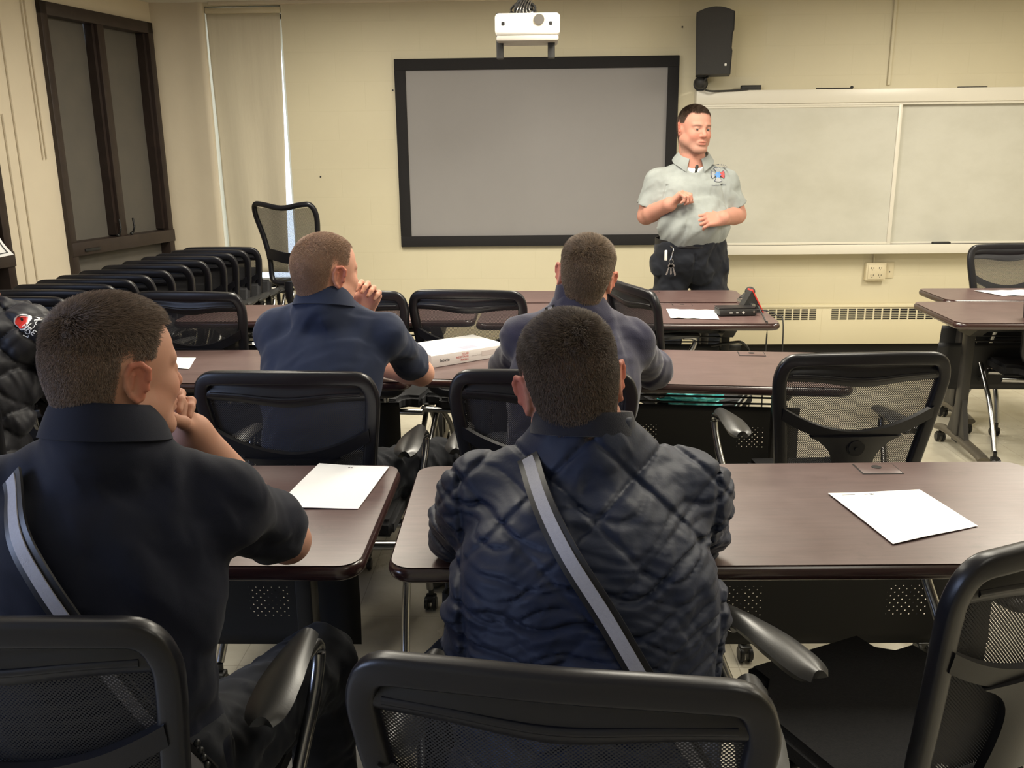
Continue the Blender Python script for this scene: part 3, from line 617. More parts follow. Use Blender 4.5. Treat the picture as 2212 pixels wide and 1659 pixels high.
# ------------------------------------------------------------------ organic surfaces: smooth-blended solids meshed by surface nets
def V3(*a): return np.array(a, float)
def nrm(v): v = np.asarray(v, float); return v/np.linalg.norm(v)
class Field:
    def __init__(s, lo, hi, h):
        s.lo = np.array(lo, float); s.h = h; s.n = np.ceil((np.array(hi)-s.lo)/h).astype(int)+1
        s.F = np.full(s.n, .06, np.float32)
    def _sl(s, lo, hi):
        a = np.maximum(np.floor((np.asarray(lo)-s.lo)/s.h).astype(int), 0); b = np.minimum(np.ceil((np.asarray(hi)-s.lo)/s.h).astype(int)+1, s.n)
        if np.any(b <= a): return None, None
        g = np.meshgrid(*[(s.lo[i]+s.h*np.arange(a[i], b[i])).astype(np.float32) for i in range(3)], indexing='ij', sparse=True)
        return tuple(slice(a[i], b[i]) for i in range(3)), g
    def _mix(s, sl, d, k, mode):
        f = s.F[sl]
        if mode == 'sub': d = -d
        if mode in ('sub', 'int'):
            hh = np.maximum(k-np.abs(f-d), 0)/k if k > 0 else 0; s.F[sl] = np.maximum(f, d)+hh*hh*k*.25
        else:
            hh = np.maximum(k-np.abs(f-d), 0)/k if k > 0 else 0; s.F[sl] = np.minimum(f, d)-hh*hh*k*.25
    def cone(s, a, b, ra, rb, k=.01, mode='add', sq=None):
        """tapered capsule; sq=(axis, factor) squeezes it along axis"""
        a = np.asarray(a, float); b = np.asarray(b, float); R = max(ra, rb)*(max(1, sq[1]) if sq else 1)+k+2*s.h
        sl, g = s._sl(np.minimum(a, b)-R, np.maximum(a, b)+R)
        if sl is None: return s
        X, Y, Z = g; P = [X-a[0], Y-a[1], Z-a[2]]; ab = b-a
        if sq:
            u = nrm(sq[0]); q = P[0]*u[0]+P[1]*u[1]+P[2]*u[2]; fct = 1/sq[1]-1
            P = [P[i]+q*(u[i]*fct) for i in range(3)]; ab = ab+u*(ab@u)*fct
        t = np.clip((P[0]*ab[0]+P[1]*ab[1]+P[2]*ab[2])/max(ab@ab, 1e-9), 0, 1)
        d = np.sqrt((P[0]-t*ab[0])**2+(P[1]-t*ab[1])**2+(P[2]-t*ab[2])**2)-(ra+t*(rb-ra))
        if sq and sq[1] < 1: d = d*sq[1]
        s._mix(sl, d.astype(np.float32), k, mode); return s
    def ell(s, c, r, k=.01, Rm=None, mode='add'):
        c = np.asarray(c, float); r = np.asarray(r, float); m = r.max()+k+2*s.h
        sl, g = s._sl(c-m, c+m)
        if sl is None: return s
        P = [g[i]-c[i] for i in range(3)]
        if Rm is not None: P = [P[0]*Rm[0, i]+P[1]*Rm[1, i]+P[2]*Rm[2, i] for i in range(3)]
        k0 = np.sqrt((P[0]/r[0])**2+(P[1]/r[1])**2+(P[2]/r[2])**2)+1e-6; k1 = np.sqrt((P[0]/r[0]**2)**2+(P[1]/r[1]**2)**2+(P[2]/r[2]**2)**2)+1e-6
        s._mix(sl, (k0*(k0-1)/k1).astype(np.float32), k, mode); return s
    def cut(s, p, n, seg=None, rad=.1, k=.004):
        """remove what lies on the +n side of the plane through p (only near segment p-seg when given)"""
        p = np.asarray(p, float); n = nrm(n)
        if seg is None: sl, g = s._sl(s.lo, s.lo+s.h*s.n)
        else: q = np.asarray(seg, float); sl, g = s._sl(np.minimum(p, q)-rad, np.maximum(p, q)+rad)
        if sl is None: return s
        d = (g[0]-p[0])*n[0]+(g[1]-p[1])*n[1]+(g[2]-p[2])*n[2]
        if seg is not None:
            ab = q-p; P = [g[i]-p[i] for i in range(3)]; t = np.clip((P[0]*ab[0]+P[1]*ab[1]+P[2]*ab[2])/(ab@ab), 0, 1)
            e = np.sqrt(sum((P[i]-t*ab[i])**2 for i in range(3))); d = np.where(e < rad, d, -1)
        d = d.astype(np.float32); s.F[sl] = np.maximum(s.F[sl], d); return s
    def warp(s, fn):
        g = np.meshgrid(*[(s.lo[i]+s.h*np.arange(s.n[i])).astype(np.float32) for i in range(3)], indexing='ij', sparse=True)
        s.F = (s.F+fn(*g)).astype(np.float32); return s
    def surf_y(s, x, z, front=False):
        """y of the outermost surface at (x,z), seen from -y (back) or +y... (front=True: from the +y side)"""
        i = (x-s.lo[0])/s.h; k = (z-s.lo[2])/s.h; i0, k0 = int(i), int(k); i0 = min(max(i0, 0), s.n[0]-2); k0 = min(max(k0, 0), s.n[2]-2); a, c = i-i0, k-k0
        col = (s.F[i0, :, k0]*(1-a)+s.F[i0+1, :, k0]*a)*(1-c)+(s.F[i0, :, k0+1]*(1-a)+s.F[i0+1, :, k0+1]*a)*c
        ins = np.nonzero(col < 0)[0]
        if len(ins) == 0: return None
        j = ins[-1] if front else ins[0]; j2 = j+1 if front else j-1
        if j2 < 0 or j2 >= len(col): return s.lo[1]+s.h*j
        t = col[j]/(col[j]-col[j2]); return s.lo[1]+s.h*(j+t*(j2-j))
    def mesh(s):
        F = s.F; S = F < 0; n = s.n
        c = S[:-1, :-1, :-1].astype(np.int8)
        for dx in (0, 1):
            for dy in (0, 1):
                for dz in (0, 1):
                    if dx+dy+dz: c = c+S[dx:n[0]-1+dx, dy:n[1]-1+dy, dz:n[2]-1+dz]
        act = (c > 0) & (c < 8); I, J, K = np.nonzero(act); idx = np.full(act.shape, -1, np.int32); idx[I, J, K] = np.arange(len(I))
        acc = np.zeros((len(I), 3)); cnt = np.zeros(len(I))
        cs = [(0, 0, 0), (1, 0, 0), (0, 1, 0), (1, 1, 0), (0, 0, 1), (1, 0, 1), (0, 1, 1), (1, 1, 1)]
        for a in range(8):
            for b in range(a+1, 8):
                A, B = cs[a], cs[b]
                if sum(abs(A[i]-B[i]) for i in range(3)) != 1: continue
                fa = F[I+A[0], J+A[1], K+A[2]]; fb = F[I+B[0], J+B[1], K+B[2]]; m = (fa < 0) != (fb < 0)
                t = np.where(m, fa/np.where(m, fa-fb, 1), 0)
                for i in range(3): acc[:, i] += np.where(m, A[i]+t*(B[i]-A[i]), 0)
                cnt += m
        v = acc/cnt[:, None]+np.stack([I, J, K], 1); v = s.lo+s.h*v
        quads = []
        for ax in range(3):
            o1, o2 = [(1, 2), (2, 0), (0, 1)][ax]
            sh = [slice(0, -1) if i == ax else slice(1, -1) for i in range(3)]; sh2 = [slice(1, None) if i == ax else slice(1, -1) for i in range(3)]
            a = S[tuple(sh)]; b = S[tuple(sh2)]; E_ = np.argwhere(a != b)
            if len(E_) == 0: continue
            base = E_.copy()
            for i in range(3):
                if i != ax: base[:, i] += 1
            inside = a[tuple(E_.T)]
            e1 = np.zeros(3, int); e1[o1] = 1; e2 = np.zeros(3, int); e2[o2] = 1
            q = np.stack([idx[tuple((base-e1-e2).T)], idx[tuple((base-e2).T)], idx[tuple(base.T)], idx[tuple((base-e1).T)]], 1)
            q[~inside] = q[~inside][:, ::-1]; quads.append(q)
        q = np.concatenate(quads); q = q[(q >= 0).all(1)]
        # light smoothing
        nb = np.zeros_like(v); ct = np.zeros(len(v))
        for a, b in ((0, 1), (1, 2), (2, 3), (3, 0)):
            np.add.at(nb, q[:, a], v[q[:, b]]); np.add.at(ct, q[:, a], 1); np.add.at(nb, q[:, b], v[q[:, a]]); np.add.at(ct, q[:, b], 1)
        v = v*.6+.4*nb/np.maximum(ct, 1)[:, None]
        return v, q
def wob(seed, freq, amp, n=5):
    r = np.random.default_rng(seed); D = r.normal(size=(n, 3)); D /= np.linalg.norm(D, axis=1)[:, None]; fr = freq*r.uniform(.6, 1.6, n); ph = r.uniform(0, 6.28, n)
    def f(X, Y, Z):
        o = 0; w_ = 0
        for i in range(n):
            t = (X*D[i, 0]+Y*D[i, 1]+Z*D[i, 2])*fr[i]+ph[i]+1.3*w_; w_ = np.sin(t); o = o+w_
        return (amp/n**.5)*o
    return f
def np_mesh(name, parts, colfn=None):
    """parts: list of (verts, quads) -> one mesh"""
    vs = np.concatenate([p[0] for p in parts]); off = 0; qs = []
    for v, q in parts: qs.append(q+off); off += len(v)
    q = np.concatenate(qs).astype(np.int32); me = bpy.data.meshes.new(name)
    me.vertices.add(len(vs)); me.vertices.foreach_set('co', vs.astype(np.float32).ravel())
    me.loops.add(q.size); me.loops.foreach_set('vertex_index', q.ravel()); me.polygons.add(len(q)); me.polygons.foreach_set('loop_start', np.arange(len(q), dtype=np.int32)*4)
    me.polygons.foreach_set('loop_total', np.full(len(q), 4, np.int32)) if False else None
    me.update(calc_edges=True); me.validate()
    if colfn is not None:
        at = me.color_attributes.new('col', 'FLOAT_COLOR', 'POINT'); c = np.ones((len(vs), 4), np.float32); c[:, :3] = colfn; at.data.foreach_set('color', c.ravel())
    me.shade_smooth(); return me

# ---- hand: w wrist, d toward knuckles, n palm normal, s thumb side (unit), curls per finger (3 joint angles)
def hand(F, w_, d, n, curls, thumb, side, sc=1.0, k=.006):
    w_ = np.asarray(w_, float); d = nrm(d); n = nrm(np.asarray(n)-d*np.dot(n, d)); s_ = np.cross(d, n)*side
    L = lambda a, b, c: w_+sc*(d*a+s_*b+n*c)
    for i in range(4):
        b = .030-.0205*i; F.cone(L(.004, b*.55, 0), L(.088-.004*abs(i-1), b, -.002), .0155*sc, .0125*sc, .014)
    F.cone(L(.02, -.026, .006), L(.065, -.030, .004), .012*sc, .011*sc, .012)
    F.cone(L(.02, .024, .008), L(.05, .034, .010), .015*sc, .012*sc, .012)
    lens = [(.043, .026, .021), (.047, .029, .022), (.044, .027, .021), (.034, .020, .019)]
    for i in range(4):
        p = L(.090-.004*abs(i-1), .030-.0205*i, -.002); a = 0; spread = (1.5-i)*.05
        for j in range(3):
            a += curls[i][j]; dd = d*math.cos(a)+n*math.sin(a)+s_*spread*math.cos(a); q = p+dd*lens[i][j]*sc
            r0, r1 = [(.0098, .0088), (.0088, .0080), (.0080, .0066)][j]; F.cone(p, q, r0*sc, r1*sc, .004 if j else k); p = q
    p = L(.022, .026, .006); t1, t2, t3 = thumb   # three direction triples in (d, s, n)
    for (a, b, c), ln, r0, r1 in ((t1, .042, .0145, .011), (t2, .030, .011, .0098), (t3, .026, .0098, .0078)):
        dd = nrm(d*a+s_*b+n*c); q = p+dd*ln*sc; F.cone(p, q, r0*sc, r1*sc, .006); p = q
TH_REL = ((.6, .7, .35), (.85, .3, .4), (.95, .05, .3))
def curl(a, b, c): return [(a, b, c)]*4

# ---- head in its own frame (x right, y face, z up, origin between the ears); returns verts in world
def head_rot(yaw, pitch, roll):
    """yaw>0 turns the face toward +x (starting from +y), pitch>0 looks down, roll>0 tips toward +x"""
    return np.array(Matrix.Rotation(-R_(yaw), 3, 'Z') @ Matrix.Rotation(-R_(pitch), 3, 'X') @ Matrix.Rotation(R_(roll), 3, 'Y'))
def make_head(c, Rm, sc, neck_base, h=.0024, neck_r=(.056, .062), jaw=1.0, chin=1.0, face=1.0):
    nb = (Rm.T @ (np.asarray(neck_base)-np.asarray(c)))/sc
    lo = np.minimum(V3(-.11, -.13, -.15), nb-.085); hi = np.maximum(V3(.11, .135, .135), nb+.085); F = Field(lo, hi, h)
    F.ell((0, -.014, .036), (.0745, .096, .080), .02)
    F.ell((0, .012, .030), (.068, .080, .070), .03)
    F.ell((0, -.055, .010), (.060, .052, .058), .03)
    F.ell((0, .028, -.036), (.056*jaw, .060, .068), .03)
    F.ell((0, .060, -.030), (.044, .034, .060), .03)
    for s_ in (-1, 1):
        F.cone((s_*.052*jaw, .006, -.054), (s_*.026, .074, -.100), .016, .016, .03)
        F.ell((s_*.036, .062, -.030), (.024, .026, .024), .02)
        F.ell((s_*.050*jaw, .030, -.060), (.018, .028, .026), .02)
        F.cone((s_*.014, .090, .020), (s_*.044, .074, .020), .009, .008, .014)
    F.ell((0, .082, -.103), (.024, .018, .017*chin), .02)
    F.cone((0, .090, .008), (0, .1115, -.030), .0085, .0125, .010)
    for s_ in (-1, 1):
        F.ell((s_*.012, .099, -.034), (.0075, .010, .008), .006)
        F.ell((s_*.031, .101, .000), (.017, .013, .011), .010, mode='sub')
    F.ell((0, .091, -.068), (.026, .012, .016), .010)
    F.cone((-.017, .0985, -.061), (.017, .0985, -.061), .0048, .0048, .004, sq=((1, 0, 0), 1.2)); F.cone((0, .1005, -.0605), (0, .1005, -.0605), .005, .005, .004)
    F.cone((-.013, .0985, -.0735), (.013, .0985, -.0735), .0060, .0060, .004)
    F.cone((-.021, .1045, -.0672), (.021, .1045, -.0672), .0020, .0020, .003, mode='sub')
    for s_ in (-1, 1): F.ell((s_*.0055, .1125, -.0445), (.0036, .005, .003), .003, mode='sub')
    for s_ in (-1, 1):   # eyelids around the eyeballs
        F.ell((s_*.031, .0795, .0005), (.0150, .0140, .0135), .004)
        F.ell((s_*.031, .0945, -.0008), (.0125, .0060, .0048), .002, mode='sub')
    # neck
    F.cone((0, -.028, -.035), nb, neck_r[0]/1, neck_r[1]/1, .03, sq=((0, 1, 0), 1.0))
    F.cone((0, -.050, -.02), nb+V3(0, -.012, 0), .044, .052, .03)
    for s_ in (-1, 1):   # sternomastoid
        F.cone((s_*.055, -.012, -.055), nb*.8+V3(s_*.02, .035, .02), .015, .014, .02)
    # ears
    for s_ in (-1, 1):
        Re = np.array(Matrix.Rotation(R_(-s_*24), 3, 'Z') @ Matrix.Rotation(R_(-10), 3, 'X') @ Matrix.Rotation(R_(s_*8), 3, 'Y'))
        e = V3(s_*.0800, -.008, -.004)
        F.ell(e+Re @ V3(0, -.004, .002), (.0038, .0180, .031), .005, Re)
        F.ell(e+Re @ V3(0, .004, -.024), (.0055, .010, .011), .005, Re)
        pts = [(0, .013, .008), (0, .010, .024), (0, -.003, .032), (0, -.017, .026), (0, -.0215, .010), (0, -.018, -.008), (0, -.009, -.022), (0, .002, -.030)]
        for a, b in zip(pts, pts[1:]): F.cone(e+Re @ V3(s_*.004, a[1], a[2]), e+Re @ V3(s_*.004, b[1], b[2]), .0046, .0046, .002)
        F.ell(e+Re @ V3(s_*.0075, -.002, -.001), (.0078, .0115, .0185), .002, Re, mode='sub')
        F.cone(e+Re @ V3(s_*.003, .013, -.008), e+Re @ V3(s_*.002, .012, -.001), .005, .004, .004)
        F.cone(e+Re @ V3(s_*.004, -.011, .012), e+Re @ V3(s_*.004, -.010, -.010), .0032, .0032, .003)
        F.ell((s_*.0700, .000, -.006), (.012, .014, .020), .010)
    v, q = F.mesh()
    return v, q, (lambda u: np.asarray(c)+sc*(u @ Rm.T)), nb
def hairline(az):   # az degrees from the face forward; height of the hairline in head units
    return np.interp(az, [0, 22, 38, 52, 60, 67, 72, 80, 96, 106, 118, 140, 180], [.082, .078, .083, .070, .045, .012, -.022, -.020, .034, .030, -.050, -.090, -.104])
def scalp(v):
    az = np.degrees(np.abs(np.arctan2(v[:, 0], v[:, 1]+.010))); return v[:, 2]-hairline(az), az
def hair_curves(name, parent, v, q, tf, Rm, sc, n, ln, comb, col, rad=.00023, seed=1, whorl=(.008, -.062, .098), fringe=0, colvar=.35, nolow=None, lay=.62):
    """dense short strands grown on the scalp; returns object"""
    rg = np.random.default_rng(seed); tri = np.concatenate([q[:, [0, 1, 2]], q[:, [0, 2, 3]]]); a, b, c = v[tri[:, 0]], v[tri[:, 1]], v[tri[:, 2]]
    cr = np.cross(b-a, c-a); ar = np.linalg.norm(cr, axis=1)/2; ctr = (a+b+c)/3; hl, az = scalp(ctr)
    okk = (hl > -.004) & (np.abs(ctr[:, 0]) < .0785) & ~((np.abs(ctr[:, 0]) > .066) & (ctr[:, 1] > -.034) & (ctr[:, 1] < .03) & (ctr[:, 2] < .030))
    w_ = ar*okk*np.clip(.35+hl/.02, .25, 1); w_ /= w_.sum(); t = rg.choice(len(tri), n, p=w_); u = rg.random((n, 2)); fl = u.sum(1) > 1; u[fl] = 1-u[fl]
    P = a[t]+(b[t]-a[t])*u[:, :1]+(c[t]-a[t])*u[:, 1:]; Nn = cr[t]/(np.linalg.norm(cr[t], axis=1)[:, None]+1e-12)
    if (np.einsum('ij,ij->i', Nn, P-V3(0, -.01, .02))).mean() < 0: Nn = -Nn
    hl, az = scalp(P); top = np.clip((P[:, 2]-.045)/.05, 0, 1)
    L_ = ln[0]*(1-top)*np.clip(.25+hl/.05, .3, 1)+ln[1]*top; L_ *= rg.uniform(.7, 1.15, n)
    wv = P-np.array(whorl); fl_ = wv/(np.linalg.norm(wv, axis=1)[:, None]+1e-6); dn = np.array([0, -.15, -1.])
    fw = np.array(comb)
    dirn = (fl_*.8+fw)*top[:, None]+(dn)*(1-top)[:, None]+rg.normal(size=(n, 3))*.30
    cl = np.sin(P @ rg.normal(size=(3, 3))*210)+np.sin(P @ rg.normal(size=(3, 3))*330); dirn += cl*.26
    dirn -= Nn*np.einsum('ij,ij->i', dirn, Nn)[:, None]; dirn /= np.linalg.norm(dirn, axis=1)[:, None]+1e-9
    K = 4; pts = np.zeros((n, K, 3)); p = P.copy(); pts[:, 0] = p-Nn*.0008
    for kk in range(1, K):
        f = lay*(kk/(K-1))**.7; up_ = (1-f)
        d = Nn*up_*(.95 if kk == 1 else .6)+dirn*f; d /= np.linalg.norm(d, axis=1)[:, None]; p = p+d*(L_/(K-1))[:, None]; pts[:, kk] = p
    hc = bpy.data.hair_curves.new(name); hc.add_curves([K]*n); W_ = tf(pts.reshape(-1, 3)).astype(np.float32)
    hc.attributes['position'].data.foreach_set('vector', W_.ravel()) if 'position' in hc.attributes else hc.position_data.foreach_set('vector', W_.ravel())
    ra = hc.attributes.get('radius') or hc.attributes.new('radius', 'FLOAT', 'POINT'); rr = np.tile(np.array([1, .95, .75, .25])*rad*sc, n).astype(np.float32); ra.data.foreach_set('value', rr)
    m = mat(name+'_strands', col, .55, spec=.35); t_ = NT(m); hi = t_.n('ShaderNodeHairInfo'); c2 = tuple(x*(1-colvar) for x in col); c3 = tuple(min(1, x*(1+colvar)) for x in col)
    t_.l(t_.ramp(hi.outputs['Random'], [(0, c2), (1, c3)]), t_.b.inputs['Base Color'])
    o = bpy.data.objects.new(name, hc); COL.objects.link(o); hc.materials.append(m); o.parent = parent; return o

def head_colors(v, skin, hair, fade=.012, stub=None):
    hl, az = scalp(v); c = np.tile(np.array(skin), (len(v), 1)).astype(float)
    r = np.random.default_rng(3)
    # redness: ears, nose, cheeks, lips
    def blend(mask, col): nonlocal c; m = np.clip(mask, 0, 1)[:, None]; c = c*(1-m)+np.array(col)*m
    red = np.array(skin)*np.array([1.05, .62, .58])
    blend(.75*np.clip((np.abs(v[:, 0])-.076)/.008, 0, 1)*(v[:, 2] < .035)*(v[:, 2] > -.045), red)
    blend(.35*np.exp(-((np.abs(v[:, 0])-.040)**2+(v[:, 2]+.035)**2)/.0006)*(v[:, 1] > .03), red)
    blend(.40*np.exp(-(v[:, 0]**2+(v[:, 2]+.032)**2)/.0003)*(v[:, 1] > .09), red)
    lip = np.exp(-((v[:, 0]/.021)**4+((v[:, 2]+.0675)/.0105)**4))*(v[:, 1] > .088); blend(.7*lip, np.array(skin)*np.array([.78, .42, .42]))
    blend(.8*np.exp(-((v[:, 0]/.021)**4+((v[:, 2]+.0672)/.0018)**2))*(v[:, 1] > .088), np.array(skin)*.25)
    if stub is not None:
        st = (v[:, 2] < -.045)*(v[:, 1] > -.02)*np.clip((-v[:, 2]-.045)/.03, 0, 1)*(v[:, 2] > -.125); blend(.45*st*(1-lip), stub)
    # brows
    for s_ in (-1, 1):
        br_ = np.exp(-(((v[:, 0]-s_*.032)/.020)**4+((v[:, 2]-.0195+.10*np.abs(np.abs(v[:, 0])-.030))/.0042)**2))*(v[:, 1] > .06); blend(.8*br_, hair)
        blend(.5*np.exp(-(((v[:, 0]-s_*.031)/.013)**4+((v[:, 2]-.0035)/.0022)**2))*(v[:, 1] > .07), np.array(skin)*.35)
    m = np.clip((hl+.004)/fade, 0, 1)*(np.abs(v[:, 0]) < .0785); earz = (np.abs(v[:, 0]) > .066)*(v[:, 1] > -.034)*(v[:, 1] < .03)*(v[:, 2] < .030); m = m*(1-earz)
    m = np.clip((hl+.004)/np.interp(az, [0, 55, 75, 110, 180], [.008, .012, .035, .05, .055]), 0, 1)*(np.abs(v[:, 0]) < .0785)*(1-earz); blend(m*.90, np.array(hair)*.8+np.array(skin)*.08); return np.clip(c, 0, 1)
SKIN = (.62, .33, .235)

# ---- torso/limb builder shared by body and garments
def torso(F, J, g, k=.05):
    """J: P pelvis, C chest, N neck base, SL/SR shoulders; g inflation; J['w'] width factor, J['belly']"""
    P, C, N, SL, SR = (np.array(J[q], float) for q in ('P', 'C', 'N', 'SL', 'SR')); w_ = J.get('w', 1); lat = nrm(SR-SL); be = J.get('belly', 0)
    def fr(up): up = nrm(up); l = nrm(lat-up*(lat@up)); f = np.cross(up, l); return np.stack([l, f, up], 1)
    R1 = fr(C-P); R2 = fr(N-C)
    F.ell(P, (.170*w_+g, .125+g, .130+g), k, R1)
    Wp = P*.5+C*.5; F.ell(Wp+R1[:, 1]*be*.5, (.150*w_+g+be*.4, .115+g+be, .15+g), k, R1)
    F.ell(C, (.165*w_+g, .118+g, .17+g), k, R1)
    mid = (SL+SR)/2; F.ell(mid*.64+C*.36, (np.linalg.norm(SR-SL)*.51+g, .098+g, .098+g), k, R2)
    for S in (SL, SR):
        F.cone(N+(mid-N)*.12+nrm(N-C)*.006, S-nrm(N-C)*.006, .046+g*.8, .044+g*.8, k*.9); F.ell(S, (.050+g*.8,)*3, k*.5)
def arm(F, S, E_, Wr, g=0, k=.02, t0=0, r=(.052, .044, .042, .029), sc=1):
    S, E_, Wr = (np.asarray(q, float) for q in (S, E_, Wr)); r = [q*sc for q in r]
    F.cone(S+(E_-S)*t0, E_, r[0]+g, r[1]*.95+g, k); bulge = E_+(Wr-E_)*.25
    F.cone(E_, bulge, r[1]*.92+g, r[2]*1.0+g, k); F.cone(bulge, Wr, r[2]*1.0+g, r[3]+g, k)
def legs(F, J, g, k=.03, sq=None):
    for H, K_, A_ in J['legs']:
        H, K_, A_ = (np.asarray(q, float) for q in (H, K_, A_)); F.cone(H, K_, .088+g, .062+g, k); F.cone(K_, K_*.65+A_*.35, .060+g, .058+g, k); F.cone(K_*.65+A_*.35, A_, .058+g, .040+g*1.6, k)
def shoes(name, J, parent):
    for H, K_, A_ in J['legs']:
        A_ = np.asarray(A_, float); F = Field(A_+V3(-.09, -.12, -.12), A_+V3(.09, .26, .08), .006); z = .045
        d = V3(*J.get('toe', (0, 1, 0))); b = V3(A_[0], A_[1], z)
        F.cone(b-d*.03, b+d*.02, .042, .044, .02); F.cone(b+d*.03, V3(b[0], b[1], .038)+d*.16, .044, .036, .03, sq=((0, 0, 1), .8)); F.cone(b, A_, .044, .046, .02); F.cut((0, 0, .002), (0, 0, -1))
        attach(link(name, np_mesh(name, [F.mesh()]), m_shoe), parent)
def bounds(pts, m): p = np.array([list(q) for q in pts], float); return p.min(0)-m, p.max(0)+m
def collar_ring(N, up, fwd, r0, r1, h, gap=0, drop=.0, thick=.003, n=64, lean=0, wide=1.0, point=0, stand=.0):
    """folded or standing collar: ring round the neck, open by 2*gap degrees at the front"""
    N = np.asarray(N, float); up = nrm(up); fwd = nrm(np.asarray(fwd)-up*np.dot(fwd, up)); rt = np.cross(fwd, up); mb = MB()
    def fn(u, v):
        a = R_(gap+(360-2*gap)*u); e = min(u, 1-u); pt = point*max(0, 1-e/.09)**1.3
        dirv = fwd*math.cos(a)+rt*math.sin(a)*wide
        r = r0+(r1-r0)*v**.8; hh = h-(h+drop*(.5-.5*math.cos(a))*0+pt)*v+stand
        fl_ = drop*(.5+.5*math.cos(a))
        return tuple(N+dirv*(r+.012*v*pt/.03 if point else r)+up*(hh-fl_)+0)
    mb.plate(fn, n, 10, thick); return mb
def ribbon(mb, F, path, wd, off, th=.003, n=60, front=False, ydef=None, A=None, inner=None):
    """strap lying on a garment: path in (x,z), draped on field F"""
    if A is not None:
        f = inner/wd; B = np.stack([A[:, 2]+(A[:, 4]-A[:, 0])*f*q/2 for q in (-1, -.5, 0, .5, 1)], 1); B[:, :, 1] -= off
        mb.plate(lambda u, v: tuple(B[min(int(round(u*(n-1))), n-1), min(int(round(v*4)), 4)]), n, 5, th); return
    P = smooth_path([(a, 0, b) for a, b in path], 12); m = len(P)
    rows = []
    for i in range(n):
        t = i/(n-1)*(m-1); j = min(int(t), m-2); p = P[j]+(P[j+1]-P[j])*(t-j); d = (P[min(j+2, m-1)]-P[max(j-1, 0)]).normalized(); s_ = Vector((d.z, 0, -d.x)); row = []
        for q in (-1, -.5, 0, .5, 1):
            x = p.x+s_.x*wd/2*q; z = p.z+s_.z*wd/2*q; y = F.surf_y(x, z, front); row.append([x, y, z])
        ys = [r_[1] for r_ in row if r_[1] is not None]
        yy = (min(ys) if not front else max(ys)) if ys else (rows[-1][0][1] if rows else ydef)
        for r_ in row: r_[1] = (r_[1] if r_[1] is not None else yy)
        base = sum(r_[1] for r_ in row)/5
        for r_ in row: r_[1] = .0*r_[1]+1.0*base+(off if front else -off)
        rows.append(row)
    A = np.array(rows); 
    yb_ = A[:, :, 1].copy()
    for i in range(n): A[i, :, 1] = yb_[max(0, i-3):i+4].min() if not front else yb_[max(0, i-3):i+4].max()
    for _ in range(14): A[1:-1, :, 1] = (A[:-2, :, 1]+A[1:-1, :, 1]*2+A[2:, :, 1])/4
    mb.plate(lambda u, v: tuple(A[min(int(round(u*(n-1))), n-1), min(int(round(v*4)), 4)]), n, 5, th); return A

# ------------------------------------------------------------------ people
def attach(o, root):
    o.parent = root; o.matrix_parent_inverse = Matrix.Translation(-root.location); return o
def make_body(label, J, hd, skin, hair, hands_, stub=None, hres=.0024):
    """one continuous body mesh: head, neck, torso, arms, hands, legs"""
    Rm = head_rot(*hd['rot']); hv, hq, tf, nb = make_head(hd['c'], Rm, hd['sc'], J['N']+nrm(J['C']-J['N'])*.02, hres, hd.get('neck', (.056, .062)), hd.get('jaw', 1), hd.get('chin', 1))
    parts = [(tf(hv), hq)]; cols = [head_colors(hv, skin, hair, stub=stub)]
    # core: torso, upper arms and legs beneath the clothes
    lo, hi = bounds([J['P'], J['C'], J['N'], J['SL'], J['SR'], J['EL'], J['ER']]+[q for l in J['legs'] for q in l], .17); F = Field(lo, hi, .009)
    torso(F, J, -.022); legs(F, J, -.022)
    F.cone(J['N']-nrm(J['N']-J['C'])*.06, J['N'], .05, .05, .02)
    for S, E_ in ((J['SL'], J['EL']), (J['SR'], J['ER'])): F.cone(S, E_, .040, .034, .03)
    v, q = F.mesh(); parts.append((v, q)); cols.append(np.tile(skin, (len(v), 1)))
    for (S, E_, W_, hk, h, asc) in hands_:
        S, E_, W_ = (np.asarray(x, float) for x in (S, E_, W_)); d = nrm(hk['d']); lo, hi = bounds([S*.5+E_*.5, E_, W_, W_+d*.12*hk.get('sc', 1)], .085); F = Field(lo, hi, h)
        arm(F, S, E_, W_, 0, .02, .62, sc=asc)
        F.cone(E_, W_, .030*asc, .026*asc, .02)
        F.ell(W_, (.029*asc,)*3, .02); hand(F, W_, d, hk['n'], hk['curl'], hk.get('thumb', TH_REL), hk['side'], hk.get('sc', 1))
        v, q = F.mesh(); parts.append((v, q)); kn = np.asarray(W_)+d*.10; t = np.clip(1-np.linalg.norm(v-kn, axis=1)/.07, 0, 1)[:, None]
        sk = np.array(skin); cols.append(sk*(1-t*.25)+sk*np.array([1.08, .80, .76])*t*.25)
    me = np_mesh('person', parts, np.clip(np.concatenate(cols), 0, 1)); base = Vector((J['P'][0], J['P'][1], 0))
    root = bpy.data.objects.new('person', me); COL.objects.link(root); root.location = base; me.transform(Matrix.Translation(-base)); me.materials.append(m_skin)
    tag(root, label, 'person'); J['head'] = (hv, hq, tf, Rm)
    return root
def garment(name, parts, m, root, loc=None):
    o = link(name, np_mesh(name, parts), m); return attach(o, root)
def mbg(name, mb, m, root, smooth=50):
    o = mb.build(name, m, None, smooth=smooth); return attach(o, root)
def eyes(root, J, hd, look=(0, 0)):
    hv, hq, tf, Rm = J['head']
    for s_ in (-1, 1):
        mb = MB(); c = tf(V3(s_*.031, .0800, .0)); mb.sph(c, .0125*hd['sc'], 20); o = mbg('eye', mb, m_eye, root, True)
        g = tf(V3(s_*.031+look[0]*.011, .0800+.0108, look[1]*.011)); mb = MB(); mb.sph(g, .0052*hd['sc'], 12); attach(o, root); i = mb.build('iris', m_ink, None, smooth=True); i.parent = o
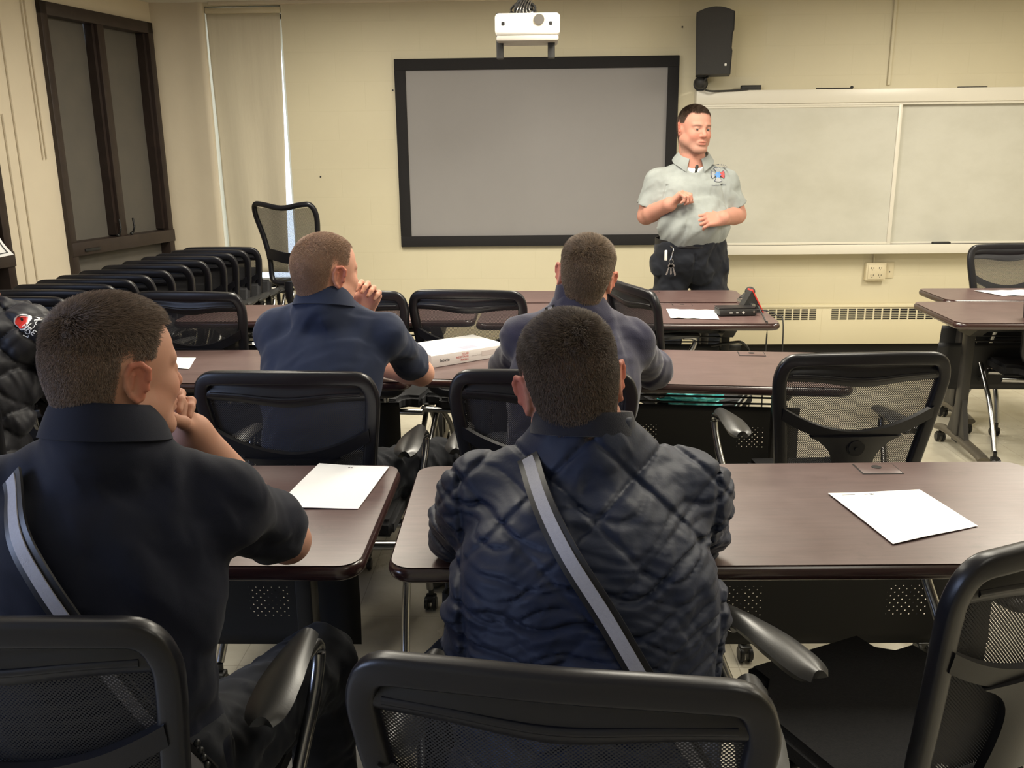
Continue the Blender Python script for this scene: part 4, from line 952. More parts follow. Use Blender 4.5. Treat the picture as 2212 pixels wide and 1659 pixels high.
def pants(J, root, hem_top, m=None, amp=.004):
    pts = [q for l in J['legs'] for q in l]+[J['P']]; lo, hi = bounds(pts, .19); F = Field(lo, hi, .0065); P = np.array(J['P']); w_ = J.get('w', 1); up = nrm(np.array(J['C'])-P)
    SR, SL = np.array(J['SR']), np.array(J['SL']); lat = nrm(SR-SL); l = nrm(lat-up*(lat@up)); f = np.cross(up, l); R1 = np.stack([l, f, up], 1)
    F.ell(P, (.176*w_, .135, .135), .04, R1); F.ell(P+up*.08, (.165*w_, .128+J.get('belly', 0)*.5, .12), .05, R1)
    legs(F, J, .012); F.warp(wob(7, 55, amp)); F.warp(wob(9, 120, amp*.35)); F.cut(P+up*hem_top, up, seg=P+up*.35, rad=.24)
    for H, K_, A_ in J['legs']: F.cut(np.asarray(A_)-V3(0, 0, .02), (0, 0, -1), seg=np.asarray(A_)-V3(0, 0, .2), rad=.14)
    return garment('trousers', [F.mesh()], m or m_pants, root)
def strap(root, F, path, name='shoulder_strap', wd=.036, refl=.020, front=False, off=.003):
    mb = MB(); A = ribbon(mb, F, path, wd, off, .004, front=front); o = mbg(name, mb, m_leather, root, 40)
    mb = MB(); ribbon(mb, F, path, wd, .0040, .0020, A=A, inner=refl); r_ = mb.build('reflective_stripe', m_reflect, None, smooth=40); r_.parent = o
    return o
def seated_legs(P, kn=.44, spread=.10, foot=.46, rz=0):
    c, s_ = math.cos(R_(rz)), math.sin(R_(rz)); P = np.array(P, float); L_ = []
    for sx in (-1, 1):
        r = lambda x, y, z: V3(P[0]+x*c-y*s_, P[1]+x*s_+y*c, z)
        L_.append((r(sx*.085, .02, P[2]-.02), r(sx*(.085+spread), kn, .505), r(sx*(.075+spread*1.1), foot, .115)))
    return L_
def quilt(x0, z0, L_, depth, puff):
    def f(X, Y, Z):
        u = (X-x0); v = (Z-z0)*.95+(Y-1.3)*.35; o = 0
        for sg in (-1, 1):
            a = (u+sg*v)/L_+.04*np.sin(Z*23+sg*X*11); dd = np.abs(a-np.round(a))*L_*.70; o = o+depth*np.exp(-(dd/.0045)**2)-puff*(1-np.exp(-(dd/.022)**2))
        return o
    return f
def creases(zc, amp, seed, per=.052):
    def f(X, Y, Z):
        w1 = .018*np.sin(X*9+seed)+.010*np.sin(X*23+seed*2+Y*12)+.006*np.sin(X*47+seed); ph = (Z+w1)/per; s_ = ph-np.floor(ph)
        prof = np.exp(-((s_-.5)/.10)**2); am = (.35+.65*np.sin(X*6.5+seed+np.floor(ph)*2.1)**2); fade = 1/(1+np.exp((Z-zc)/.025))
        return amp*prof*am*fade-amp*.35*np.sin(s_*math.pi)*fade
    return f

# ================= A: man at left in navy polo, chin on clasped hands
def person_A():
    SK = (.50, .265, .185); HR = (.19, .14, .11)
    J = dict(P=V3(-.665, 1.185, .57), C=V3(-.665, 1.235, .86), N=V3(-.655, 1.295, 1.100), SL=V3(-.845, 1.305, 1.000), SR=V3(-.495, 1.330, .985), EL=V3(-.885, 1.56, .800), ER=V3(-.480, 1.600, .795), w=1.04)
    J['legs'] = seated_legs(J['P'], .45, .13)
    hd = dict(c=V3(-.643, 1.325, 1.200), rot=(34, 4, 2), sc=.935, neck=(.054, .060))
    WR = V3(-.600, 1.490, 1.048); WL = V3(-.672, 1.505, 1.035)
    hR = dict(d=(-.35, -.20, .90), n=(-.60, -.62, -.3), side=1, curl=[(.75, .9, .5), (.85, .95, .5), (.9, 1.0, .5), (.95, 1.0, .5)], thumb=((.5, .75, .3), (.7, .4, .5), (.8, .1, .5)), sc=.98)
    hL = dict(d=(.42, -.12, .88), n=(.40, -.70, .2), side=-1, curl=[(.7, .6, .4), (.75, .65, .4), (.8, .7, .4), (.9, .7, .4)], sc=.98)
    root = make_body('person in navy polo shirt, chin on clasped hands, grey-black strap over left shoulder', J, hd, SK, HR, [(J['SR'], J['ER'], WR, hR, .0028, .98), (J['SL'], J['EL'], WL, hL, .0032, 1)])
    hv, hq, tf, Rm = J['head']
    hair_curves('hair', root_hair(root), hv, hq, tf, Rm, hd['sc'], 46000, (.0050, .022), (.25, .9, .10), HR, rad=.00030, seed=11, colvar=.55, lay=.55)
    F = Field(*bounds([J['P'], J['N'], J['SL'], J['SR'], J['EL'], J['ER']], .17), .0045)
    torso(F, J, .012)
    for S, E_ in ((J['SL'], J['EL']), (J['SR'], J['ER'])):
        e = S+(E_-S)*.80; F.cone(S, e, .056, .058, .04)
        F.cone(S*.6+J['C']*.4, S*.4+E_*.6, .03, .03, .05)
        d = nrm(E_-S)
        F.cut(S+(E_-S)*.78, d, seg=S+(E_-S)*1.4, rad=.12)
    F.cone(J['N']-V3(0, .01, .02), J['N']+V3(0, 0, .012), .078, .076, .03)
    F.warp(wob(21, 26, .0042)); F.warp(wob(22, 70, .0016))
    F.warp(lambda X, Y, Z: .004*np.sin((X*.5+Z*1.0)*70+3*np.sin(X*9))*np.exp(-((Z-.66)/.10)**2)+.005*np.sin((X+Z*.8)*58)*np.exp(-(((X+.50)**2+(Z-.93)**2)/.010)))
    F.cut(J['N']+V3(0, 0, .028), (0, .25, 1)); F.cut((0, 0, .50), (0, 0, -1))
    garment('polo_shirt', [F.mesh()], m_navy, root)
    cl = collar_ring(J['N']+V3(0, .004, .012), (0, .16, 1), (.35, 1, 0), .070, .092, .052, gap=12, drop=.020, thick=.005, point=.02, wide=1.02); mbg('collar', cl, m_navy, root)
    strap(root, F, [(-.775, 1.062), (-.748, 1.035), (-.715, .995), (-.668, .93), (-.615, .85), (-.555, .75), (-.49, .63)], wd=.040, refl=.019)
    pants(J, root, .10); shoes('shoe', J, root)
def root_hair(root):
    class P_: pass
    return root
def place_hair(o, root): return attach(o, root)

def person_B():
    SK = (.50, .25, .185); HR = (.110, .080, .060)
    J = dict(P=V3(.070, 1.17, .57), C=V3(.078, 1.315, .83), N=V3(.078, 1.415, 1.050), SL=V3(-.085, 1.455, .935), SR=V3(.245, 1.455, .945), EL=V3(-.140, 1.66, .795), ER=V3(.300, 1.66, .800), w=1.08)
    J['legs'] = seated_legs(J['P'], .42, .14)
    hd = dict(c=V3(.058, 1.455, 1.140), rot=(-6, 12, -7), sc=1.0, neck=(.057, .066))
    WR = V3(.13, 1.80, .790); WL = V3(.02, 1.83, .792)
    hR = dict(d=(-1, .15, 0), n=(0, 0, -1), side=1, curl=curl(.35, .4, .3)); hL = dict(d=(1, .12, 0), n=(0, 0, -1), side=-1, curl=curl(.35, .4, .3))
    root = make_body('person in dark navy quilted jacket seen from behind, diagonal grey reflective strap', J, hd, SK, HR, [(J['SR'], J['ER'], WR, hR, .004, 1), (J['SL'], J['EL'], WL, hL, .004, 1)])
    hv, hq, tf, Rm = J['head']
    hair_curves('hair', root, hv, hq, tf, Rm, hd['sc'], 46000, (.0060, .021), (-.1, .7, .30), HR, rad=.00030, seed=12, colvar=.6, lay=.55, whorl=(.020, -.060, .098))
    F = Field(*bounds([J['P'], J['N'], J['SL'], J['SR'], J['EL'], J['ER'], WR, WL], .17), .0037)
    torso(F, J, .030)
    F.ell(J['C']+V3(0, -.02, -.06), (.205, .13, .20), .06)
    for S, E_, W_ in ((J['SL'], J['EL'], WL), (J['SR'], J['ER'], WR)):
        F.cone(S, E_, .070, .066, .045); F.cone(E_, W_, .064, .046, .04); F.cut(E_+(W_-E_)*.92, W_-E_, seg=E_+(W_-E_)*1.3, rad=.09)
    F.cone(J['N']-V3(0, .01, .03), J['N']+V3(0, .012, .03), .086, .074, .03)
    qf = quilt(.085, .96, .140, .0050, .0012); F.warp(lambda X, Y, Z: qf(X, Y, Z)*(.40+.60/(1+np.exp(-(Z-.93)/.02)))); F.warp(creases(.99, .0105, 1.3, .047)); F.warp(creases(.96, .0060, 4.1, .029)); F.warp(wob(31, 30, .0035)); F.warp(wob(32, 85, .0018))
    for S, E_, sx in ((J['SL'], J['EL'], -1), (J['SR'], J['ER'], 1)):   # sleeve seam and bunched folds
        F.warp(lambda X, Y, Z, sx=sx: .007*np.exp(-((sx*(X-.085)-.205-.10*(Z-.9))/.006)**2)*(Z < 1.0)*(Z > .72)*(Y < 1.5)+.0040*np.sin(Z*110+X*30+2*np.sin(Y*20))*np.clip((sx*(X-.085)-.205)/.02, 0, 1)*(Z < .93))
    F.cut(J['N']+V3(0, .008, .046), (0, .30, 1)); F.cut((0, 0, .52), (0, 0, -1))
    garment('quilted_jacket', [F.mesh()], m_quilt, root)
    cl = collar_ring(J['N']+V3(0, .010, .022), (.02, .18, 1), (0, 1, 0), .074, .084, .036, gap=5, drop=.012, thick=.012); mbg('collar', cl, m_knit, root)
    strap(root, F, [(-.014, 1.045), (.002, 1.018), (.040, .965), (.100, .88), (.155, .79), (.212, .70), (.275, .59)], wd=.036, refl=.019)
    pants(J, root, .0); shoes('shoe', J, root)

def person_C():
    SK = (.66, .35, .25); HR = (.33, .215, .15)
    J = dict(P=V3(-.655, 2.53, .57), C=V3(-.645, 2.60, .85), N=V3(-.625, 2.635, 1.075), SL=V3(-.780, 2.66, 1.000), SR=V3(-.460, 2.68, .985), EL=V3(-.80, 2.98, .80), ER=V3(-.388, 2.955, .795), w=1.02)
    J['legs'] = seated_legs(J['P'], .46, .14, rz=-16); J['legs'][1] = (J['legs'][1][0], V3(-.33, 2.90, .50), V3(-.36, 2.98, .115))
    hd = dict(c=V3(-.618, 2.645, 1.178), rot=(40, 4, 3), sc=.97, neck=(.055, .060))
    WR = V3(-.60, 3.13, .785); WL = V3(-.560, 2.86, 1.02)
    hR = dict(d=(-1, .1, 0), n=(0, 0, -1), side=1, curl=curl(.3, .4, .3)); hL = dict(d=(.42, -.22, .88), n=(-.1, -.9, -.1), side=-1, curl=[(.8, .9, .5)]*4, sc=.95)
    root = make_body('person in short-sleeved navy polo in second row, cropped fair hair, hand at chin', J, hd, SK, HR, [(J['SR'], J['ER'], WR, hR, .0035, 1), (J['SL'], J['EL'], WL, hL, .0035, 1)])
    hv, hq, tf, Rm = J['head']
    hair_curves('hair', root, hv, hq, tf, Rm, hd['sc'], 34000, (.0035, .009), (.2, .9, .1), HR, rad=.00034, seed=13)
    F = Field(*bounds([J['P'], J['N'], J['SL'], J['SR'], J['EL'], J['ER']], .17), .005)
    torso(F, J, .012)
    for S, E_ in ((J['SL'], J['EL']), (J['SR'], J['ER'])):
        F.cone(S, S+(E_-S)*.82, .054, .056, .04); F.cut(S+(E_-S)*.76, E_-S, seg=S+(E_-S)*1.4, rad=.12)
    F.cone(J['N']-V3(0, .01, .02), J['N']+V3(0, 0, .012), .078, .076, .03)
    F.warp(wob(41, 26, .0045)); F.warp(wob(42, 70, .0016)); F.cut(J['N']+V3(0, 0, .028), (0, .25, 1)); F.cut((0, 0, .50), (0, 0, -1))
    garment('polo_shirt', [F.mesh()], m_navyc, root)
    cl = collar_ring(J['N']+V3(0, .004, .012), (0, .16, 1), (.35, 1, 0), .070, .092, .054, gap=12, drop=.02, thick=.005, point=.02); mbg('collar', cl, m_navyc, root)
    pants(J, root, .10); shoes('shoe', J, root)

def person_D():
    SK = (.62, .33, .24); HR = (.20, .145, .10)
    J = dict(P=V3(.085, 2.53, .57), C=V3(.115, 2.62, .83), N=V3(.130, 2.70, 1.060), SL=V3(-.025, 2.73, .960), SR=V3(.290, 2.73, .940), EL=V3(-.095, 2.985, .805), ER=V3(.395, 2.965, .800), w=1.10)
    J['legs'] = seated_legs(J['P'], .42, .12)
    hd = dict(c=V3(.152, 2.725, 1.148), rot=(4, 6, 9), sc=1.0, neck=(.056, .062))
    WR = V3(.18, 3.12, .79); WL = V3(.06, 3.14, .79)
    hR = dict(d=(-1, .15, 0), n=(0, 0, -1), side=1, curl=curl(.35, .4, .3)); hL = dict(d=(1, .12, 0), n=(0, 0, -1), side=-1, curl=curl(.35, .4, .3))
    root = make_body('person in navy fleece with stand-up collar, leaning on the second-row table', J, hd, SK, HR, [(J['SR'], J['ER'], WR, hR, .0045, 1), (J['SL'], J['EL'], WL, hL, .0045, 1)])
    hv, hq, tf, Rm = J['head']
    hair_curves('hair', root, hv, hq, tf, Rm, hd['sc'], 34000, (.006, .022), (.1, .7, .25), HR, rad=.00042, seed=14, colvar=.55, lay=.5, whorl=(.022, -.062, .085))
    F = Field(*bounds([J['P'], J['N'], J['SL'], J['SR'], J['EL'], J['ER'], WR, WL], .17), .0052)
    torso(F, J, .020)
    for S, E_, W_ in ((J['SL'], J['EL'], WL), (J['SR'], J['ER'], WR)):
        F.cone(S, E_, .062, .060, .045); F.cone(E_, W_, .058, .042, .03); F.cut(E_+(W_-E_)*.92, W_-E_, seg=E_+(W_-E_)*1.3, rad=.09)
    F.cone(J['N']-V3(0, .01, .03), J['N']+V3(0, .006, .02), .078, .068, .03)
    F.warp(wob(51, 28, .0050)); F.warp(wob(52, 75, .0018)); F.cut(J['N']+V3(0, 0, .036), (0, .25, 1)); F.cut((0, 0, .52), (0, 0, -1))
    garment('fleece_jacket', [F.mesh()], m_fleece, root)
    cl = collar_ring(J['N']+V3(0, .004, .006), (.04, .14, 1), (0, 1, 0), .066, .075, .062, gap=6, drop=.012, thick=.006); mbg('collar', cl, m_fleece, root)
    strap(root, F, [(.042, 1.068), (.048, 1.052), (.062, 1.03), (.09, .97), (.14, .88), (.19, .78), (.24, .68)], wd=.030, refl=.013)
    pants(J, root, .0); shoes('shoe', J, root)

def person_F():
    SK = (.60, .32, .24); HR = (.05, .035, .028)
    J = dict(P=V3(-1.74, 2.54, .57), C=V3(-1.735, 2.60, .85), N=V3(-1.76, 2.66, 1.09), SL=V3(-1.90, 2.70, 1.00), SR=V3(-1.545, 2.66, .995), EL=V3(-1.98, 2.95, .80), ER=V3(-1.500, 2.78, .775), w=1.1)
    J['legs'] = seated_legs(J['P'], .42, .12)
    hd = dict(c=V3(-1.79, 2.70, 1.21), rot=(35, 4, 0), sc=1.0)
    WR = V3(-1.70, 2.95, .83); WL = V3(-1.78, 2.85, 1.04)
    hR = dict(d=(-.9, .3, .1), n=(0, 0, -1), side=1, curl=curl(.5, .5, .4)); hL = dict(d=(.4, -.3, .85), n=(-.3, -.9, 0), side=-1, curl=curl(.8, .9, .5))
    root = make_body('person in black quilted puffer jacket at left edge, red and white chest emblem', J, hd, SK, HR, [(J['SR'], J['ER'], WR, hR, .0045, 1), (J['SL'], J['EL'], WL, hL, .0045, 1)], hres=.004)
    hv, hq, tf, Rm = J['head']
    hair_curves('hair', root, hv, hq, tf, Rm, hd['sc'], 9000, (.006, .02), (.1, .7, .25), HR, rad=.0004, seed=15)
    F = Field(*bounds([J['P'], J['N'], J['SL'], J['SR'], J['EL'], J['ER'], WR, WL], .18), .0052)
    torso(F, J, .030)
    for S, E_, W_ in ((J['SL'], J['EL'], WL), (J['SR'], J['ER'], WR)):
        F.cone(S, E_, .080, .076, .045); F.cone(E_, W_, .072, .052, .04); F.cut(E_+(W_-E_)*.92, W_-E_, seg=E_+(W_-E_)*1.3, rad=.09)
    F.cone(J['N']-V3(0, .01, .03), J['N']+V3(0, .012, .03), .088, .078, .03)
    F.warp(quilt(-1.70, .96, .115, .008, .007)); F.warp(wob(61, 34, .007)); F.warp(wob(62, 80, .003)); F.cut(J['N']+V3(0, .008, .05), (0, .30, 1)); F.cut((0, 0, .52), (0, 0, -1))
    garment('puffer_jacket', [F.mesh()], m_puff, root)
    # emblem and lettering on the right shoulder blade side, draped on the jacket
    def drape(vs, fs, cx, cz, ang, m, name, off=.004, th=None):
        mb = MB(); ca, sa = math.cos(ang), math.sin(ang); out = []
        for v in vs:
            x = cx+v[0]*ca-v[1]*sa; z = cz+v[0]*sa+v[1]*ca; y = F.surf_y(x, z) or 2.6; out.append((x, y-off, z))
        mb.add(out, fs); o = mb.build(name, m, None, smooth=None); o['x'] = 1; del o['x']; return attach(o, root)
    def disc(r, n=20, sx=1): return [(r*sx*math.cos(6.2832*i/n), r*math.sin(6.2832*i/n)) for i in range(n)], [tuple(range(n))]
    a = disc(.021, sx=1.1); drape(*a, -1.515, 1.045, -.6, m_paper, 'emblem_border', .004); a = disc(.016, sx=1.1); drape(*a, -1.515, 1.045, -.6, m_redp, 'emblem', .006)
    vs, fs = text_verts('FIRE', .024); drape(vs, fs, -1.495, 1.020, -.75, m_paper, 'chest_lettering', .006)
    vs, fs = text_verts('LOCAL', .022); drape(vs, fs, -1.478, 1.028, 1.0, m_paper, 'chest_lettering', .006)
    pants(J, root, .0); shoes('shoe', J, root)

def person_E():
    SK = (.50, .245, .18); HR = (.060, .038, .026)
    J = dict(P=V3(.925, 5.44, .90), C=V3(.915, 5.43, 1.20), N=V3(.922, 5.44, 1.435), SL=V3(1.125, 5.45, 1.345), SR=V3(.712, 5.45, 1.350), EL=V3(1.200, 5.475, 1.135), ER=V3(.662, 5.475, 1.135), w=1.22, belly=.035)
    # facing the camera: his right is at -x; limb builder only needs positions
    J['SL'], J['SR'] = J['SR'], J['SL']; J['EL'], J['ER'] = J['ER'], J['EL']   # SL = image left; lateral axis points +x either way
    J['SL'], J['SR'] = V3(.725, 5.45, 1.335), V3(1.115, 5.45, 1.330); J['EL'], J['ER'] = V3(.662, 5.475, 1.135), V3(1.200, 5.475, 1.135)
    J['legs'] = [(V3(.825, 5.44, .86), V3(.80, 5.42, .50), V3(.79, 5.46, .11)), (V3(1.03, 5.44, .86), V3(1.06, 5.42, .50), V3(1.08, 5.46, .11))]; J['toe'] = (0, -1, 0)
    hd = dict(c=V3(.915, 5.405, 1.628), rot=(160, 3, -2), sc=1.10, neck=(.062, .070), jaw=1.06)
    WL = V3(.765, 5.235, 1.215); WR = V3(1.065, 5.225, 1.135)
    hL = dict(d=(.62, -.25, .62), n=(.45, -.2, -.75), side=1, curl=[(.95, 1.1, .7), (1.1, 1.2, .8), (1.2, 1.2, .8), (1.3, 1.2, .8)], thumb=((.75, .5, .45), (.7, .0, .75), (.6, -.1, .8)), sc=1.05)
    hR = dict(d=(-.93, -.25, -.05), n=(-.15, .75, -.5), side=-1, curl=[(.45, .6, .3), (.6, .7, .4), (.7, .7, .4), (.8, .7, .4)], thumb=((.65, .65, .3), (.9, .25, .35), (.95, .0, .3)), sc=1.05)
    root = make_body('person standing at front in grey polo shirt with chest emblem, hands raised, talking', J, hd, SK, HR, [(J['SL'], J['EL'], WL, hL, .0032, 1.22), (J['SR'], J['ER'], WR, hR, .0032, 1.22)], stub=(.26, .17, .13))
    hv, hq, tf, Rm = J['head']
    hair_curves('hair', root, hv, hq, tf, Rm, hd['sc'], 30000, (.004, .013), (.0, .9, .15), HR, rad=.00035, seed=16)
    eyes(root, J, hd, (.25, -.15))
    def shirtF(g, slv, h=.0048):
        F = Field(*bounds([J['P'], J['N'], J['SL'], J['SR'], J['EL'], J['ER']], .28), h); torso(F, J, g)
        F.ell(V3(.92, 5.40, 1.10), (.205+g, .175+g, .16), .06)
        for S, E_ in ((J['SL'], J['EL']), (J['SR'], J['ER'])):
            if slv: d = E_-S; F.cone(S, S+d*.95+V3(0, -.01, 0), .070, .080, .045); F.cut(S+d*.72, nrm(d)+V3(0, 0, -.2), seg=S+d*1.5, rad=.15)
        F.cone(J['N']-V3(0, -.0, .02), J['N']+V3(0, 0, .03), .076+g, .070+g, .03); return F
    F = shirtF(.014, True); F.warp(wob(71, 24, .0050)); F.warp(wob(72, 60, .0016))
    F.warp(lambda X, Y, Z: .006*np.sin((X-.92)*60+6*np.sin(Z*8))*np.exp(-((Z-1.10)/.09)**2)*(np.abs(X-.92) > .06)+.007*np.exp(-((np.abs(X-.92)-.185+.25*(Z-1.2))/.007)**2)*(Z < 1.32)*(Z > 1.08))
    F.warp(lambda X, Y, Z: .0030*np.exp(-((X-.917)/.0025)**2)*(Y < 5.42)*(Z > 1.22)-.0018*(np.abs(X-.917) < .018)*(Y < 5.42)*(Z > 1.22))
    # V opening at the neck
    F.cone(V3(.918, 5.30, 1.415), V3(.918, 5.40, 1.46), .045, .065, .006, mode='sub'); F.cone(V3(.918, 5.28, 1.385), V3(.918, 5.30, 1.41), .008, .045, .006, mode='sub')
    F.cut(J['N']+V3(0, 0, .045), (0, -.35, 1)); F.cut((0, 0, .985), (0, -.05, -1))
    garment('polo_shirt', [F.mesh()], m_polo, root)
    T = shirtF(.006, False); T.cone(V3(.918, 5.29, 1.485), V3(.918, 5.40, 1.50), .052, .07, .004, mode='sub'); T.cut((0, 0, 1.25), (0, 0, -1)); T.cut(J['N']+V3(0, 0, .02), (0, -.6, 1))
    for S, E_ in ((J['SL'], J['EL']), (J['SR'], J['ER'])): pass
    T.cut((.82, 0, 0), (-1, 0, 0)); T.cut((1.02, 0, 0), (1, 0, 0))
    garment('undershirt', [T.mesh()], m_tee, root)
    cl = collar_ring(J['N']+V3(0, .0, .022), (0, -.35, 1), (0, -1, 0), .074, .108, .046, gap=24, drop=.018, thick=.006, point=.018, wide=1.10); mbg('collar', cl, m_polo, root)
    # embroidered emblem on his left chest
    em = []
    def drape(vs, fs, cx, cz, m, name, off, parent=None):
        mb = MB(); mb.add([(cx+v[0], (F.surf_y(cx+v[0], cz+v[1], False) or 5.32)-off, cz+v[1]) for v in vs], fs); o = mb.build(name, m, None, smooth=None); return attach(o, root)
    m_blue = mat('embroidery_blue', (.08, .22, .50), .7); m_dk = mat('embroidery_dark', (.08, .09, .13), .7); m_wh = mat('embroidery_silver', (.32, .33, .34), .7); m_rd = mat('embroidery_red', (.55, .07, .07), .7)
    cx, cz = 1.056, 1.372
    def maltese(r, w0, w1):
        P = []
        for k in range(4):
            a = math.pi/2*k
            for rr, da in ((r*.28, -.45), (r*.98, -w1), (r*1.0, -w1*.5), (r*.94, 0), (r*1.0, w1*.5), (r*.98, w1), (r*.28, .45)): P.append((rr*math.cos(a+da), rr*math.sin(a+da)))
        return P, [tuple(range(len(P)))]
    drape(*maltese(.044, .3, .62), cx, cz, m_dk, 'emblem_outline', .002)
    for k, mm in enumerate((m_rd, m_wh, m_wh, m_wh)):
        a = math.pi/2*k; P = [(.011*math.cos(a-.5), .011*math.sin(a-.5)), (.041*math.cos(a-.52), .041*math.sin(a-.52)), (.039*math.cos(a), .039*math.sin(a)), (.041*math.cos(a+.52), .041*math.sin(a+.52)), (.011*math.cos(a+.5), .011*math.sin(a+.5))]
        drape(P, [tuple(range(5))], cx, cz, mm, 'emblem_arm', .009)
    P = [((.020 if k % 2 == 0 else .014)*math.cos(math.pi/6*k), (.020 if k % 2 == 0 else .014)*math.sin(math.pi/6*k)) for k in range(12)]
    drape(P, [tuple(range(12))], cx, cz, m_blue, 'emblem_star', .013)
    tx = 'MANCHESTER'
    mb = MB()
    for i, ch_ in enumerate(tx):
        a = R_(90+52-104*i/(len(tx)-1)); vs, fs = text_verts(ch_, .013); r = .050; q = a-math.pi/2
        out = []
        for v in vs: x = cx+r*math.cos(a)+v[0]*math.cos(q)-v[1]*math.sin(q); z = cz+.002+r*math.sin(a)+v[0]*math.sin(q)+v[1]*math.cos(q); out.append((x, (F.surf_y(x, z) or 5.32)-.003, z))
        mb.add(out, fs)
    attach(mb.build('shirt_lettering', m_dk, None, smooth=None), root)
    vs, fs = text_verts('TRAINING OFFICER', .0105); drape(vs, fs, cx+.002, cz-.062, m_dk, 'shirt_lettering', .003)
    # ring on his left hand
    # belt and trousers
    pf = pants_E(J, root)
    b_ = MB()
    def bf(u, v):
        a = u*2*math.pi; x = .922+.206*math.cos(a); return (x, 5.435+(.175 if math.sin(a) < 0 else .15)*math.sin(a), .972+.036*v-.010*max(0, -math.sin(a)))
    b_.plate(bf, 64, 3, .006); mbg('belt', b_, m_leather, root)
    shoes('shoe', J, root)
    return root, F
def pants_E(J, root):
    F = Field(V3(.58, 5.15, .05), V3(1.28, 5.75, 1.03), .0055)
    F.ell((.922, 5.44, .90), (.212, .170, .17), .05); F.ell((.922, 5.435, .98), (.205, .176, .12), .05)
    for sx, (H, K_, A_) in zip((-1, 1), J['legs']):
        F.cone(H, K_, .112, .095, .035); F.cone(K_, A_, .098, .085, .03)
        F.ell((.922+sx*.200, 5.42, .83), (.035, .07, .06), .03)    # pocket bulge
        F.ell((.922+sx*.222, 5.43, .62), (.030, .08, .09), .008)   # cargo pocket
    F.warp(wob(81, 30, .007)); F.warp(wob(82, 80, .002)); F.warp(lambda X, Y, Z: .006*np.exp(-((X-.925)/.006)**2)*(Y < 5.4)*(Z < .93))
    F.cut((0, 0, .995), (0, 0, 1)); F.cut((0, 0, .075), (0, 0, -1)); garment('trousers', [F.mesh()], m_pants, root); return F
_hc = hair_curves
def hair_curves(name, root, *a, **k):
    o = _hc(name, root, *a, **k); return attach(o, root)
import time as _t
for fn in (person_A, person_B, person_C, person_D, person_F):
    t0 = _t.time(); fn(); print(fn.__name__, round(_t.time()-t0, 1))
rootE, FE = person_E()

# ------------------------------------------------------------------ small things on the tables
H = .74
def paper(label, corners, marks=(), name='paper_sheet', fold=0):
    """sheet from four floor-plan corners (near-left, near-right, far-right, far-left)"""
    A, B, C, D = [np.array(c, float) for c in corners]; mb = MB()
    def pf(u, v):
        p = (A*(1-u)+B*u)*(1-v)+(D*(1-u)+C*u)*v; return (p[0], p[1], H+.0022+.0010*math.sin(u*5+v*3)+.0010+fold*(math.sin(u*math.pi*3)**2)*.5)
    mb.plate(pf, 24, 24, .0005); o = mb.build(name, m_paper); tag(o, label, 'paper')
    for (u0, u1, v0, v1) in marks:
        k = MB(); k.plate(lambda u, v: tuple(np.array(pf(u0+(u1-u0)*u, v0+(v1-v0)*v))+np.array([0, 0, .0006])), 3, 3, .0002); k.build('print_mark', m_ink, o)
    return o
paper('white sheet of paper beside the elbow of the left seated man', [(-.592, 1.893), (-.401, 1.889), (-.374, 2.163), (-.560, 2.192)], [(.45, .475, .93, .945), (.485, .51, .93, .945)])
paper('white sheet of paper lying slanted on the right front table', [(.719, 1.700), (.932, 1.793), (.894, 1.999), (.676, 1.979)], [(.42, .45, .93, .955), (.455, .465, .93, .95), (.36, .40, .94, .948), (.12, .26, .945, .95)])
paper('white sheets of paper beside the black recorder on the presenter\'s table', [(.640, 4.235), (.862, 4.196), (.885, 4.434), (.655, 4.490)], fold=.004)
paper('white sheet of paper on the far table at the right edge', [(2.485, 4.83), (2.80, 4.82), (2.72, 5.02), (2.42, 5.015)], fold=.004)
paper('small white sheet showing past the face of the left seated man', [(-1.40, 3.27), (-1.295, 3.25), (-1.335, 3.43), (-1.43, 3.45)])
# white carton
u = nrm(V3(.80, .61, 0)); vv = V3(-u[1], u[0], 0)
Mx = Matrix(((u[0], vv[0], 0, -.386), (u[1], vv[1], 0, 3.247), (0, 0, 1, H+.001), (0, 0, 0, 1)))
c = empty('carton', (-.386, 3.247, H+.001), math.atan2(u[1], u[0]), label='flat white carton with red and black print lying across the angled table', cat='box')
MB().box(0, .34, 0, .235, 0, .046, .0015).build('box_body', m_card, c)
MB().box(-.001, .341, .004, .236, .0462, .0475, .0005).build('lid', m_card, c)
MB().box(.155, .225, .018, .066, .0477, .0481).build('pink_label', m_pinkl, c)
MB().box(-.0016, -.0010, .03, .10, .012, .034).build('end_label', m_alu, c)
def ctext(body, size, x, z, m, name):
    vs, fs = text_verts(body, size); mb = MB(); mb.add([(x+v[0], -.0012, z+v[1]) for v in vs], fs); mb.build(name, m, c, smooth=None)
ctext('bovie', .020, .058, .017, m_ink, 'printed_name'); ctext('FLUID', .0115, .150, .032, m_red, 'printed_words'); ctext('RESISTANT', .0115, .138, .0205, m_red, 'printed_words'); ctext('MASKS', .0115, .146, .009, m_red, 'printed_words')
m_faint = mat('faint_grey_print', (.50, .44, .42), .6); ctext('with earloops', .008, .20, .020, m_faint, 'printed_words')
MB().box(.225, .31, -.0012, -.0008, .016, .034).build('printed_panel', mat('pale_print', (.74, .68, .66), .6), c)
